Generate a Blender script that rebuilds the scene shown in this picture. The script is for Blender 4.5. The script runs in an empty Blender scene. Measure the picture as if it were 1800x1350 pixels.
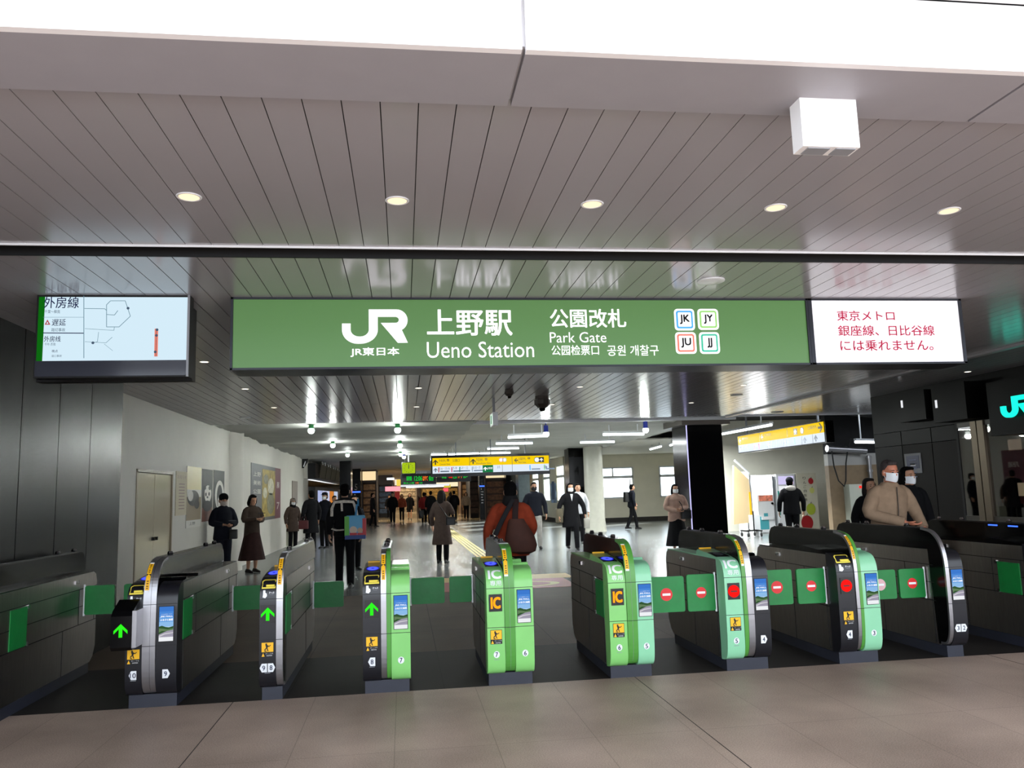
import bpy, math, random
from mathutils import Vector, Matrix
from mathutils.geometry import tessellate_polygon
random.seed(7)
PI = math.pi
SC = bpy.context.scene
COL = SC.collection
ORG = {}

# ---------------------------------------------------------------- camera
CP = Vector((0, 0, 1.5)); FPX = 1420.0
CR = Matrix(((0.99078, 0.01205, -0.13494), (-0.13206, -0.13621, -0.98184), (-0.03021, 0.99061, -0.13337)))
CR = Matrix(((0.99078, 0.01205, -0.13494), (0.13206, 0.13621, 0.98184), (-0.03021, 0.99061, -0.13337)))
def _fix():
    fy = Vector((709 - 900, 675 - 872, -FPX)).normalized()
    p = Vector((1709 - 900, 675 - (872 - 30.5), -FPX)).normalized()
    up = p.cross(fy).normalized(); xx = fy.cross(up).normalized()
    return Matrix((xx, fy, up))
CR = _fix()
def ray(u, v): return CR @ Vector((u - 900, 675 - v, -FPX))
def onY(u, v, Y): d = ray(u, v); return CP + d * (Y / d.y)
def onX(u, v, X): d = ray(u, v); return CP + d * (X / d.x)
def onZ(u, v, Z): d = ray(u, v); return CP + d * ((Z - 1.5) / d.z)
cam = bpy.data.cameras.new('camera'); camo = bpy.data.objects.new('camera', cam); COL.objects.link(camo)
camo.matrix_world = Matrix.Translation(CP) @ CR.to_4x4()
cam.sensor_width = 36; cam.lens = 36 * FPX / 1800; cam.clip_end = 400; cam.clip_start = 0.05
SC.camera = camo

# ---------------------------------------------------------------- materials
def lin(h):
    h = h.lstrip('#'); r = []
    for i in (0, 2, 4):
        c = int(h[i:i + 2], 16) / 255
        r.append(c / 12.92 if c <= .04045 else ((c + .055) / 1.055) ** 2.4)
    return (*r, 1)
MATS = {}
def mat(name, col='#888888', rough=.5, metal=0, emit=None, es=0, noise=0, nscale=8, bump=0, bscale=60, spec=.5, coat=0, alpha=1, trans=0, stretch=None, ior=1.45):
    if name in MATS: return MATS[name]
    m = bpy.data.materials.new(name); m.use_nodes = True; nt = m.node_tree
    b = nt.nodes['Principled BSDF']
    c = lin(col)
    b.inputs['Base Color'].default_value = c; b.inputs['Roughness'].default_value = rough
    b.inputs['Metallic'].default_value = metal; b.inputs['IOR'].default_value = ior
    b.inputs['Specular IOR Level'].default_value = spec; b.inputs['Coat Weight'].default_value = coat
    b.inputs['Transmission Weight'].default_value = trans
    if emit:
        b.inputs['Emission Color'].default_value = lin(emit); b.inputs['Emission Strength'].default_value = es
    if noise or bump:
        tc = nt.nodes.new('ShaderNodeTexCoord'); mp = nt.nodes.new('ShaderNodeMapping')
        nt.links.new(tc.outputs['Object'], mp.inputs['Vector'])
        if stretch: mp.inputs['Scale'].default_value = stretch
    if noise:
        n = nt.nodes.new('ShaderNodeTexNoise'); n.inputs['Scale'].default_value = nscale; n.inputs['Detail'].default_value = 5
        nt.links.new(mp.outputs['Vector'], n.inputs['Vector'])
        mr = nt.nodes.new('ShaderNodeMapRange'); mr.inputs['From Min'].default_value = .3; mr.inputs['From Max'].default_value = .7
        mr.inputs['To Min'].default_value = 1 - noise; mr.inputs['To Max'].default_value = 1 + noise
        nt.links.new(n.outputs['Fac'], mr.inputs['Value'])
        mx = nt.nodes.new('ShaderNodeVectorMath'); mx.operation = 'SCALE'; mx.inputs[0].default_value = c[:3]
        nt.links.new(mr.outputs['Result'], mx.inputs['Scale']); nt.links.new(mx.outputs['Vector'], b.inputs['Base Color'])
    if bump:
        n2 = nt.nodes.new('ShaderNodeTexNoise'); n2.inputs['Scale'].default_value = bscale; n2.inputs['Detail'].default_value = 3
        nt.links.new(mp.outputs['Vector'], n2.inputs['Vector'])
        bp = nt.nodes.new('ShaderNodeBump'); bp.inputs['Strength'].default_value = bump; bp.inputs['Distance'].default_value = .01
        nt.links.new(n2.outputs['Fac'], bp.inputs['Height']); nt.links.new(bp.outputs['Normal'], b.inputs['Normal'])
    MATS[name] = m
    return m
def tilemat(name, c1, c2, cj, wx, wy, ox, oy, rough=.35, gap=.004, grain=90, big=1.2, spec=.5, joint=.35):
    m = bpy.data.materials.new(name); m.use_nodes = True; nt = m.node_tree; b = nt.nodes['Principled BSDF']; L = nt.links.new
    tc = nt.nodes.new('ShaderNodeTexCoord'); mp = nt.nodes.new('ShaderNodeMapping'); L(tc.outputs['Object'], mp.inputs['Vector'])
    mp.inputs['Location'].default_value = (-ox, -oy, 0)
    br = nt.nodes.new('ShaderNodeTexBrick'); br.offset = 0; br.inputs['Scale'].default_value = 1
    br.inputs['Brick Width'].default_value = wx; br.inputs['Row Height'].default_value = wy
    br.inputs['Mortar Size'].default_value = gap; br.inputs['Mortar Smooth'].default_value = .2
    br.inputs['Color1'].default_value = (1, 1, 1, 1); br.inputs['Color2'].default_value = (.93, .93, .93, 1); br.inputs['Mortar'].default_value = (joint, joint, joint, 1)
    L(mp.outputs['Vector'], br.inputs['Vector'])
    n = nt.nodes.new('ShaderNodeTexNoise'); n.inputs['Scale'].default_value = grain; n.inputs['Detail'].default_value = 6; L(tc.outputs['Object'], n.inputs['Vector'])
    n2 = nt.nodes.new('ShaderNodeTexNoise'); n2.inputs['Scale'].default_value = big; n2.inputs['Detail'].default_value = 4; L(tc.outputs['Object'], n2.inputs['Vector'])
    ad = nt.nodes.new('ShaderNodeMath'); ad.operation = 'ADD'; L(n.outputs['Fac'], ad.inputs[0]); L(n2.outputs['Fac'], ad.inputs[1])
    mr = nt.nodes.new('ShaderNodeMapRange'); mr.inputs['From Min'].default_value = .7; mr.inputs['From Max'].default_value = 1.3; L(ad.outputs[0], mr.inputs['Value'])
    mx = nt.nodes.new('ShaderNodeMix'); mx.data_type = 'RGBA'; mx.inputs[6].default_value = lin(c1); mx.inputs[7].default_value = lin(c2); L(mr.outputs['Result'], mx.inputs[0])
    mu = nt.nodes.new('ShaderNodeMix'); mu.data_type = 'RGBA'; mu.blend_type = 'MULTIPLY'; mu.inputs[0].default_value = 1
    L(mx.outputs[2], mu.inputs[6]); L(br.outputs['Color'], mu.inputs[7]); L(mu.outputs[2], b.inputs['Base Color'])
    b.inputs['Roughness'].default_value = rough; b.inputs['Specular IOR Level'].default_value = spec
    bp = nt.nodes.new('ShaderNodeBump'); bp.inputs['Strength'].default_value = .15; bp.inputs['Distance'].default_value = .004
    L(n.outputs['Fac'], bp.inputs['Height']); L(bp.outputs['Normal'], b.inputs['Normal'])
    MATS[name] = m; return m

def E(name, col, s): return mat(name, '#000000', .6, emit=col, es=s, spec=.05)
M_blk = mat('black_gloss', '#050506', .16, noise=.2, spec=.2)
M_office = mat('office_black', '#0a0a0a', .4, spec=.12)
M_officeb = mat('office_brown_black', '#191513', .5, spec=.15)
M_blkp = mat('charcoal_panel', '#17171c', .3, noise=.08, nscale=20)
M_blkm = mat('black_matte', '#050506', .6, noise=.2)
M_seam = mat('seam', '#101011', .6)
M_grn = mat('lime_panel', '#82c66f', .3, noise=.03)
M_grn2 = mat('mint_panel', '#8acaa0', .3, noise=.03)
M_dgrn = mat('mid_green_band', '#4f923b', .3, noise=.04)
M_steel = mat('brushed_steel', '#a39e99', .33, metal=1, noise=.08, nscale=20, bump=.12, bscale=4, stretch=(3, 2.2, .25))
M_band = mat('satin_steel', '#a6a5a8', .3, metal=.9, noise=.05)
M_plinth = mat('plinth', '#262833', .5, noise=.1)
M_flap = mat('flap_green', '#0c7532', .45, noise=.08, nscale=12, bump=.3, bscale=9)
M_white = mat('white_mark', '#f2f2f4', .45)
M_whitem = mat('white_metal', '#e6e8ea', .35, noise=.02)
M_yel = mat('yellow_mark', '#f0b416', .45)
M_yel2 = mat('yellow_frame', '#f2dc55', .4)
M_bk = mat('black_mark', '#0c0c0e', .5)
M_navy = mat('navy_mark', '#1d2348', .5)
M_red = mat('red_mark', '#d3202c', .45)
M_grey = mat('grey_mark', '#8b8d92', .5)
M_blackwall = mat('black_steel_wall', '#060708', .26, spec=.25, noise=.08, nscale=3, bump=.05, bscale=40)
M_chrome = mat('chrome', '#c8c8cc', .12, metal=1)
E_arrow = E('led_green', '#2cf01c', 1.1)
E_red = E('led_red', '#ff1410', 1.1)
E_or = E('led_orange', '#ff9414', 1.7)
E_ord = E('led_orange_board', '#ff7a20', 1.0)
E_grnb = E('led_green_board', '#18c23c', 1.0)
E_blue = E('reader_blue', '#5060ff', 1.3)
E_blued = E('reader_blue_rim', '#1c1cd8', .9)
E_sky = E('screen_sky', '#4d8fe0', .85)
E_sky2 = E('screen_sky_low', '#a6cdf4', .85)
E_hill = E('screen_hill', '#3f6b3c', .6)
E_road = E('screen_road', '#b9b4c8', .7)
E_wht = E('screen_white', '#f4f6fa', .95)
E_txt = E('screen_text', '#ffffff', 1.1)

# ---------------------------------------------------------------- mesh builder
class MB:
    def __init__(s): s.v = []; s.f = []; s.mi = []; s.ms = []
    def _m(s, m):
        if m is None: return 0
        if m not in s.ms: s.ms.append(m)
        return s.ms.index(m)
    def add(s, vs, fs, m=None):
        k = len(s.v); i = s._m(m); s.v += [Vector(p) for p in vs]
        for f in fs: s.f.append([k + j for j in f]); s.mi.append(i)
        return s
    def box(s, x0, x1, y0, y1, z0, z1, m=None):
        vs = [(x, y, z) for x in (x0, x1) for y in (y0, y1) for z in (z0, z1)]
        return s.add(vs, [(0, 1, 3, 2), (4, 6, 7, 5), (0, 4, 5, 1), (2, 3, 7, 6), (0, 2, 6, 4), (1, 5, 7, 3)], m)
    def prism(s, pts, ext, m=None, close=True):
        """pts: planar 3D polygon, ext: extrusion vector"""
        n = len(pts); P = [Vector(p) for p in pts]; e = Vector(ext)
        tris = tessellate_polygon([P])
        vs = P + [p + e for p in P]
        fs = [tuple(t) for t in tris] + [tuple(n + j for j in reversed(t)) for t in tris]
        fs += [(i, (i + 1) % n, n + (i + 1) % n, n + i) for i in range(n)]
        return s.add(vs, fs, m)
    def yz(s, pts, x0, x1, m=None): return s.prism([(x0, y, z) for y, z in pts], (x1 - x0, 0, 0), m)
    def loft(s, rings, m=None, cap=True, closed=False):
        n = len(rings[0]); vs = [p for r in rings for p in r]; fs = []
        for i in range(len(rings) - 1):
            for j in range(n):
                a, b = i * n + j, i * n + (j + 1) % n
                fs.append((a, b, b + n, a + n))
        if cap:
            fs.append(tuple(reversed(range(n)))); fs.append(tuple((len(rings) - 1) * n + j for j in range(n)))
        return s.add(vs, fs, m)
    def lathe(s, prof, c, m=None, n=24, axis='z'):
        rings = []
        for r, h in prof:
            ring = []
            for j in range(n):
                a = 2 * PI * j / n; p = (r * math.cos(a), r * math.sin(a), h)
                if axis == 'y': p = (p[0], p[2], p[1])
                if axis == 'x': p = (p[2], p[0], p[1])
                ring.append(Vector(p) + Vector(c))
            rings.append(ring)
        return s.loft(rings, m)
    def tube(s, pts, rad, m=None, n=10, flat=1.0, side=None):
        P = [Vector(p) for p in pts]; R = rad if isinstance(rad, (list, tuple)) else [rad] * len(P)
        rings = []; up = None
        for i, p in enumerate(P):
            t = (P[min(i + 1, len(P) - 1)] - P[max(i - 1, 0)]).normalized()
            if up is None:
                up = Vector(side) if side else (Vector((1, 0, 0)) if abs(t.x) < .9 else Vector((0, 0, 1)))
            a = (up - t * up.dot(t)).normalized(); b = t.cross(a); up = a
            rings.append([p + a * math.cos(2 * PI * j / n) * R[i] + b * math.sin(2 * PI * j / n) * R[i] * flat for j in range(n)])
        return s.loft(rings, m)
    def ell(s, c, r, m=None, n=16, k=10):
        rings = []
        for i in range(1, k):
            a = PI * i / k
            rings.append([Vector(c) + Vector((r[0] * math.sin(a) * math.cos(2 * PI * j / n), r[1] * math.sin(a) * math.sin(2 * PI * j / n), -r[2] * math.cos(a))) for j in range(n)])
        return s.loft(rings, m)
    def mesh(s, name, off=Vector((0, 0, 0)), m=None):
        me = bpy.data.meshes.new(name); me.from_pydata([tuple(p - off) for p in s.v], [], s.f)
        ms = s.ms or ([m] if m else [])
        if s.ms and m and len(s.ms) == 0: ms = [m]
        for q in ms: me.materials.append(q)
        if s.ms:
            for p, i in zip(me.polygons, s.mi): p.material_index = i
        me.validate(); me.update()
        return me
    def build(s, name, m=None, parent=None, smooth=False, loc=None):
        off = ORG[parent] if parent else (Vector(loc) if loc is not None else Vector((0, 0, 0)))
        me = s.mesh(name, off, m)
        if smooth:
            for p in me.polygons: p.use_smooth = True
            try: me.set_sharp_from_angle(angle=math.radians(38))
            except Exception: pass
        return link(name, me, parent, off)
def link(name, me, parent=None, off=Vector((0, 0, 0))):
    o = bpy.data.objects.new(name, me); COL.objects.link(o)
    if parent: o.parent = parent
    else: o.location = off
    ORG[o] = Vector(off)
    return o
def thing(name, label, cat, loc, group=None):
    o = bpy.data.objects.new(name, None); COL.objects.link(o); o.location = loc; o.empty_display_size = .1
    ORG[o] = Vector(loc); return tag(o, label, cat, group)
def tag(o, label, cat, group=None, kind=None):
    o['label'] = label
    if cat: o['category'] = cat
    if group: o['group'] = group
    if kind: o['kind'] = kind
    return o
def struct(o, label=None):
    o['kind'] = 'structure'
    if label: o['label'] = label
    return o
def copy_tree(o, parent=None):
    c = o.copy(); COL.objects.link(c)
    if parent: c.parent = parent
    for ch in [q for q in KIDS.get(o.name, [])]: copy_tree(ch, c)
    return c
KIDS = {}
def dup(root, delta, label):
    d = Vector(delta); c = root.copy(); COL.objects.link(c); c.location = root.location + d; c['label'] = label; ORG[c] = ORG[root] + d
    for ch in list(root.children):
        e = ch.copy(); COL.objects.link(e); e.parent = c
        for g in list(ch.children):
            h = g.copy(); COL.objects.link(h); h.parent = e
    return c

# ---------------------------------------------------------------- frames, text
class Fr:
    def __init__(s, o, u, v): s.o = Vector(o); s.u = Vector(u).normalized(); s.v = Vector(v).normalized(); s.n = s.u.cross(s.v)
    def p(s, a, b, w=0): return s.o + s.u * a + s.v * b + s.n * w
def FY(Y): return Fr((0, Y, 0), (1, 0, 0), (0, 0, 1))          # u = x, v = z, faces the camera side
def FXp(X): return Fr((X, 0, 0), (0, 1, 0), (0, 0, 1))         # left wall, faces +x, u = y
def FXm(X): return Fr((X, 0, 0), (0, -1, 0), (0, 0, 1))        # right wall, faces -x, u = -y
def rect(mb, fr, a0, a1, b0, b1, w0=0, w1=.004, m=None):
    return mb.prism([fr.p(a0, b0, w0), fr.p(a1, b0, w0), fr.p(a1, b1, w0), fr.p(a0, b1, w0)], fr.n * (w1 - w0), m)
def poly(mb, fr, pts, w0=0, w1=.004, m=None):
    return mb.prism([fr.p(a, b, w0) for a, b in pts], fr.n * (w1 - w0), m)
def disc(mb, fr, a, b, r, w0=0, w1=.004, m=None, n=28, ry=None):
    ry = ry or r
    return poly(mb, fr, [(a + r * math.cos(2 * PI * i / n), b + ry * math.sin(2 * PI * i / n)) for i in range(n)], w0, w1, m)
def rrect(a0, a1, b0, b1, r, k=5):
    pts = []
    for cx, cy, s in ((a1 - r, b1 - r, 0), (a0 + r, b1 - r, 1), (a0 + r, b0 + r, 2), (a1 - r, b0 + r, 3)):
        for i in range(k + 1):
            t = PI / 2 * (s + i / k); pts.append((cx + r * math.cos(t), cy + r * math.sin(t)))
    return pts
_tc = {}
def textmesh(s, bold=0.0, res=3):
    key = (s, bold)
    if key in _tc: return _tc[key]
    c = bpy.data.curves.new('lettering', 'FONT'); c.body = s; c.size = 1; c.resolution_u = res; c.offset = bold; c.space_line = 1.0
    o = bpy.data.objects.new('lettering', c); COL.objects.link(o)
    dg = bpy.context.evaluated_depsgraph_get(); me = bpy.data.meshes.new_from_object(o.evaluated_get(dg))
    vs = [v.co.copy() for v in me.vertices]; fs = [tuple(p.vertices) for p in me.polygons]
    bpy.data.objects.remove(o); bpy.data.curves.remove(c); bpy.data.meshes.remove(me)
    x0 = min(v.x for v in vs); x1 = max(v.x for v in vs); y0 = min(v.y for v in vs); y1 = max(v.y for v in vs)
    vs = [((v.x - x0) / (x1 - x0), (v.y - y0) / (y1 - y0)) for v in vs]
    _tc[key] = (vs, fs, (x1 - x0) / (y1 - y0)); return _tc[key]
def text(mb, s, fr, a0, a1, b0, b1, w=.005, m=None, bold=0.0, keep=False):
    vs, fs, asp = textmesh(s)
    if keep:
        wd = (b1 - b0) * asp
        if wd < a1 - a0: c = (a0 + a1) / 2; a0, a1 = c - wd / 2, c + wd / 2
        else: hh = (a1 - a0) / asp; c = (b0 + b1) / 2; b0, b1 = c - hh / 2, c + hh / 2
    d = bold * (b1 - b0) * .9
    for sx, sy in (((-d, -d), (d, -d), (-d, d), (d, d), (0, 0)) if bold else ((0, 0),)):
        mb.add([fr.p(a0 + d + (a1 - a0 - 2 * d) * x + sx, b0 + d + (b1 - b0 - 2 * d) * y + sy, w + sx * .01) for x, y in vs], fs, m)
    return mb
def arrow_up(mb, fr, a, b, s, w0, w1, m, rot=0):
    pts = [(-.5, 0), (-.5, -.24), (-.13, .12), (-.13, -.5), (.13, -.5), (.13, .12), (.5, -.24), (.5, 0), (0, .5)]
    c, d = math.cos(rot), math.sin(rot)
    return poly(mb, fr, [(a + s * (x * c - y * d), b + s * (x * d + y * c)) for x, y in pts], w0, w1, m)

# path wrapping (side profile in y,z)
class Path:
    def __init__(s, pts):
        s.p = [Vector((0, y, z)) for y, z in pts]; s.c = [0]
        for a, b in zip(s.p, s.p[1:]): s.c.append(s.c[-1] + (b - a).length)
    def at(s, t, w=0):
        t = max(0, min(t, s.c[-1] - 1e-6)); i = 0
        while s.c[i + 1] < t: i += 1
        k = (t - s.c[i]) / (s.c[i + 1] - s.c[i]); a, b = s.p[i], s.p[i + 1]
        d = (b - a).normalized(); n = Vector((0, -d.z, d.y))
        return a.lerp(b, k) + n * w
    def sz(s, z):                                        # arc length where the rising front reaches height z
        for i in range(len(s.p) - 1):
            a, b = s.p[i], s.p[i + 1]
            if a.z <= z <= b.z and b.z > a.z: return s.c[i] + (z - a.z) / (b.z - a.z) * (s.c[i + 1] - s.c[i])
        return s.c[-1]
    def strip(s, mb, x0, x1, t0, t1, w0, w1, m):
        ts = sorted({t0, t1, *[c for c in s.c if t0 < c < t1]})
        for a, b in zip(ts, ts[1:]):
            q = [s.at(a, w0), s.at(a, w1), s.at(b - 1e-5, w1), s.at(b - 1e-5, w0)]
            mb.prism([(x0, p.y, p.z) for p in q], (x1 - x0, 0, 0), m)
    def text(s, mb, txt, x0, x1, t0, t1, w, m, bold=0):
        vs, fs, _ = textmesh(txt); d = bold * (t1 - t0)
        for sx, sy in (((-d, -d), (d, -d), (-d, d), (d, d), (0, 0)) if bold else ((0, 0),)):
            P = [(x0 + d + (x1 - x0 - 2 * d) * x + sx, t0 + d + (t1 - t0 - 2 * d) * y + sy) for x, y in vs]
            s.tris(mb, [(P[f[0]], P[f[i]], P[f[i + 1]]) for f in fs for i in range(1, len(f) - 1)], w + sx * .02, m)
    def shape(s, mb, pts, w, m):
        """flat polygon (x, t) mapped on the path, densified"""
        tris = tessellate_polygon([[Vector((a, b, 0)) for a, b in pts]])
        s.tris(mb, [tuple(pts[i] for i in t) for t in tris], w, m)
    def tris(s, mb, T, w, m):
        V = []; Fc = []
        st = list(T)
        while st:
            a, b, c = st.pop()
            e = [(abs(a[1] - b[1]), 0), (abs(b[1] - c[1]), 1), (abs(c[1] - a[1]), 2)]; L, k = max(e)
            if L > .008 and len(V) < 9000:
                if k == 0: q = ((a[0] + b[0]) / 2, (a[1] + b[1]) / 2); st += [(a, q, c), (q, b, c)]
                elif k == 1: q = ((b[0] + c[0]) / 2, (b[1] + c[1]) / 2); st += [(a, b, q), (a, q, c)]
                else: q = ((a[0] + c[0]) / 2, (a[1] + c[1]) / 2); st += [(a, b, q), (q, b, c)]
            else:
                n = len(V); V += [(p[0], s.at(p[1], w).y, s.at(p[1], w).z) for p in (a, b, c)]; Fc.append((n, n + 1, n + 2))
        mb.add(V, Fc, m)

exec_later = []
# ================================================================ SETTING
M_ftile = tilemat('granite_tiles', '#7d6b60', '#c0a999', '#555', .61, 1.52, -1.29, 5.09, .5, gap=.0025, grain=130, big=.9, spec=.35, joint=.6)
M_fgate = tilemat('dark_gate_tiles', '#1d1a19', '#2b2725', '#333', 1.2, 1.2, .3, 6.58, .6, spec=.12)
M_fbrn = tilemat('brown_tiles', '#54463b', '#6b5a4b', '#333', 1.2, 1.2, .3, 8.15, .6, spec=.12)
M_fin = tilemat('concourse_tiles', '#6d7070', '#838686', '#444', .6, .6, 0, 10, .22, gap=.003)
M_ffar = tilemat('polished_tiles', '#b09a78', '#c9b592', '#665', .8, .8, 0, 0, .1, gap=.003)
M_ceil = mat('ceiling_plank', '#a5a2a6', .18, spec=.75, noise=.02, nscale=2, ior=1.6)
M_soffit = mat('soffit_grey', '#9a989e', .5, noise=.02)
M_fascia = mat('fascia_white', '#f4f4f6', .45)
M_wall = mat('painted_wall', '#cfcbc2', .55, noise=.03, nscale=2, bump=.05, bscale=30)
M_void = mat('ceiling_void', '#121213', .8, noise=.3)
M_base = mat('dark_skirting', '#2a2622', .5)

def slab(name, x0, x1, y0, y1, z0, z1, m, label=None):
    return struct(MB().box(x0, x1, y0, y1, z0, z1).build(name, m), label)
slab('floor', -14, 14, -8, 6.585, -.1, 0, M_ftile, 'beige granite paving in front of the gates')
slab('floor', -4.2, 14, 6.585, 8.15, -.1, 0, M_fgate, 'dark floor tiles under the gates')
slab('floor', -4.2, 14, 8.15, 13.0, -.1, 0, M_fbrn, 'brownish floor tiles just behind the gates')
slab('floor', -4.2, 16, 13.0, 46.3, -.1, 0, M_fin, 'grey tiled concourse floor')
slab('floor', -12, 16, 46.3, 110, -.1, 0, M_ffar, 'polished beige floor of the far concourse')
b = MB()
for _k in range(-3, 5): b.box(-1.293 + 3.12 * _k, -1.287 + 3.12 * _k, -2, 6.585, 0, .0006)
struct(b.build('trim_8', mat('expansion_joint', '#221f1d', .7)), 'dark expansion joints in the front paving')
# ceiling planks running away from the camera
def planks(x0, x1, y0, y1, z, name='ceiling', hole=None):
    b = MB(); g0 = -2.127; p = .1469; hg = .0022 if y0 < 4 else .003 if y0 < 9 else .005
    k = math.floor((x0 - g0) / p)
    while g0 + k * p < x1:
        a, c = max(x0, g0 + k * p + hg), min(x1, g0 + (k + 1) * p - hg)
        if c > a: b.box(a, c, y0, y1, z, z + .02, M_ceil)
        k += 1
    b.box(x0, x1, y0, y1, z + .02, z + .05, M_seam)
    return struct(b.build(name), 'grey plank ceiling')
planks(-3.16, 8.6, 2.9, 4.80, 3.0)
planks(-3.75, 6.9, 5.0, 10.1, 3.0)
planks(-3.75, 6.9, 10.11, 13.2, 3.0)
planks(-3.75, 6.9, 13.21, 16.55, 3.0)
planks(6.98, 8.6, 5.0, 16.8, 3.03)
planks(8.6, 12.5, 13.0, 16.8, 3.03)
b = MB(); b.box(6.9, 6.98, 5.0, 16.6, 2.97, 3.3); struct(b.build('trim_1', mat('beam_edge', '#9a989a', .3)), 'ceiling edge strip running back')
b = MB(); b.box(-3.16, 8.6, 4.80, 4.808, 2.988, 3.06, M_whitem).box(-3.16, 8.6, 4.815, 5.0, 3.1, 3.2, M_blk).box(-3.16, 8.6, 4.985, 5.0, 2.985, 3.1, M_blkm)
struct(b.build('trim_2'), 'bright ceiling trim with shutter slot behind')
b = MB()
for x0, x1 in ((-9, -1.70), (-1.67, .39), (.42, 2.335), (2.365, 9)):
    pass
xs = [-6, -3.47, -1.63, .42, 2.34, 4.3, 6.3, 9]
for a, c in zip(xs, xs[1:]):
    b.box(a + .007, c - .007, 2.53, 2.9, 2.97, 3.0, M_soffit)
    b.box(a + .007, c - .007, 2.50, 2.53, 2.97, 3.23, M_fascia)
b.box(-6, 9, 2.532, 2.9, 3.0, 3.2, M_fascia)
struct(b.build('trim_3'), 'white canopy fascia with grey underside')
b = MB()
for k in range(-4, 8):
    b.box(k * 1.05 + .33, k * 1.05 + 1.37, 1.75, 2.49, 3.23, 3.27, M_fascia)
b.box(-6, 9, 1.75, 2.5, 3.27, 3.3, M_grey)
struct(b.build('ceiling'), 'bright white outer soffit panels')
# roof and building mass above
slab('roof', -6, 9, 2.55, 17, 3.32, 3.6, M_blkm)
# left black wall
b = MB(); edges = [9.65, 8.72, 7.95, 7.2, 6.45, 5.7, 4.9, 4.1, 3.3, 2.5]
for a, c in zip(edges, edges[1:]):
    b.box(-3.3, -3.15, c + .006, a - .006, 0, 3.0, M_blackwall)
b.box(-3.9, -3.17, 2.5, 9.64, 0, 3.3, M_blkm)
struct(b.build('wall_left'), 'black metal panelled wall')
# concourse left wall, with doorway gap filled by doors
b = MB(); b.box(-4.0, -3.75, 9.65, 12.15, 0, 3.3).box(-4.0, -3.75, 13.97, 31.0, 0, 3.3).box(-4.0, -3.75, 12.15, 13.97, 1.98, 3.3)
b.box(-4.0, -3.75, 33.0, 50, 2.3, 3.5).box(-4.0, -3.9, 31, 34.5, 0, 3.5).box(-4.0, -3.8, 34.5, 50, 0, .35).box(-4.0, -3.75, 31.0, 31.5, 0, 3.5)
struct(b.build('wall_left_inner', M_wall), 'off-white concourse wall')
b = MB()
for s0, s1 in ((12.18, 13.05), (13.07, 13.94)): b.box(-3.80, -3.765, s0, s1, .01, 1.95)
d = struct(b.build('door_1', mat('polished_door', '#f2e8cf', .12, metal=.35, bump=.35, bscale=1.6)), 'shiny cream steel double door')
b = MB()
for y in (12.15, 13.95): b.box(-3.79, -3.74, y - .02, y + .03, 0, 2.0)
b.box(-3.79, -3.74, 12.13, 13.98, 1.96, 2.0); b.build('door_frame', mat('door_frame', '#8d7f66', .4), d)
MB().box(-3.77, -3.72, 12.97, 13.02, .95, 1.0).box(-3.77, -3.72, 13.1, 13.15, .95, 1.0).build('door_handle', M_blk, d)
struct(MB().lathe([(.42, 0), (.42, 3.15)], (-3.95, 18.75, 0), n=32).build('column', M_wall, smooth=True), 'round white pilaster')
M_bwall0 = mat('cream_ceiling', '#d8d5c8', .6, noise=.03)
# hall ceilings
def cloth(x0f, x1f, y0, y1, z, amp, name, m, nx=26, ny=120):
    b = MB(); vs = []; fs = []
    from mathutils import noise
    for j in range(ny + 1):
        y = y0 + (y1 - y0) * j / ny
        for i in range(nx + 1):
            x = x0f(y) + (x1f(y) - x0f(y)) * i / nx
            h = amp * (noise.noise(Vector((x * .35, y * 1.3, z))) + .5 * noise.noise(Vector((x * 1.1, y * 3.1, 3))))
            vs.append((x, y, z + h - .05))
    for j in range(ny):
        for i in range(nx):
            a = j * (nx + 1) + i; fs.append((a, a + nx + 1, a + nx + 2, a + 1))
    b.add(vs, fs); return struct(b.build(name, m, smooth=True), 'grey sheet stretched under the old ceiling')
M_sheet = mat('dust_sheet', '#9d9d98', .55, noise=.1, nscale=1.2)
cloth(lambda y: -3.78, lambda y: 1.55, 16.6, 46, 3.07, .07, 'ceiling', M_sheet)
cloth(lambda y: 1.5, lambda y: 7.6 if y < 37.15 else 7.44, 17.2, 50, 3.16, .05, 'ceiling', mat('pale_sheet', '#b8b8b0', .6, noise=.08, nscale=1.5), nx=30)
slab('ceiling', 7.6, 15.9, 26.42, 37.2, 3.14, 3.18, M_bwall0)
slab('ceiling', -4.5, 16, 16.56, 37.4, 3.9, 4.0, M_wall)
slab('ceiling', -12.2, 7.65, 37.4, 110, 3.9, 4.0, M_wall)
slab('ceiling', -12, 7.65, 46, 110, 3.05, 3.1, mat('far_ceiling', '#8d8571', .6), 'tan ceiling of the far concourse')
for _k, (_x, _y) in enumerate(((-2, 52), (3, 52), (-3, 62), (3, 62), (0, 72), (0, 84), (0, 92))):  # warm lamps without fixtures, added to brighten the far hall like shop lighting
    _l = bpy.data.lights.new('far_hall_fill', 'AREA'); _l.size = 2.2; _l.energy = 170 if _k < 4 else 300; _l.color = (1, .86, .64)
    _o = bpy.data.objects.new('far_hall_fill', _l); COL.objects.link(_o); _o.location = (_x, _y, 3.0)
# lip above the end of the plank ceiling
b = MB(); b.box(1.5, 7, 16.56, 16.62, 3.0, 3.1, M_grey).box(1.5, 7.4, 16.62, 17.2, 3.04, 3.07, M_ceil).box(1.5, 7.4, 17.2, 17.25, 2.98, 3.2, M_whitem)
struct(b.build('trim_4'), 'metal edge at the end of the plank ceiling')
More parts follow.
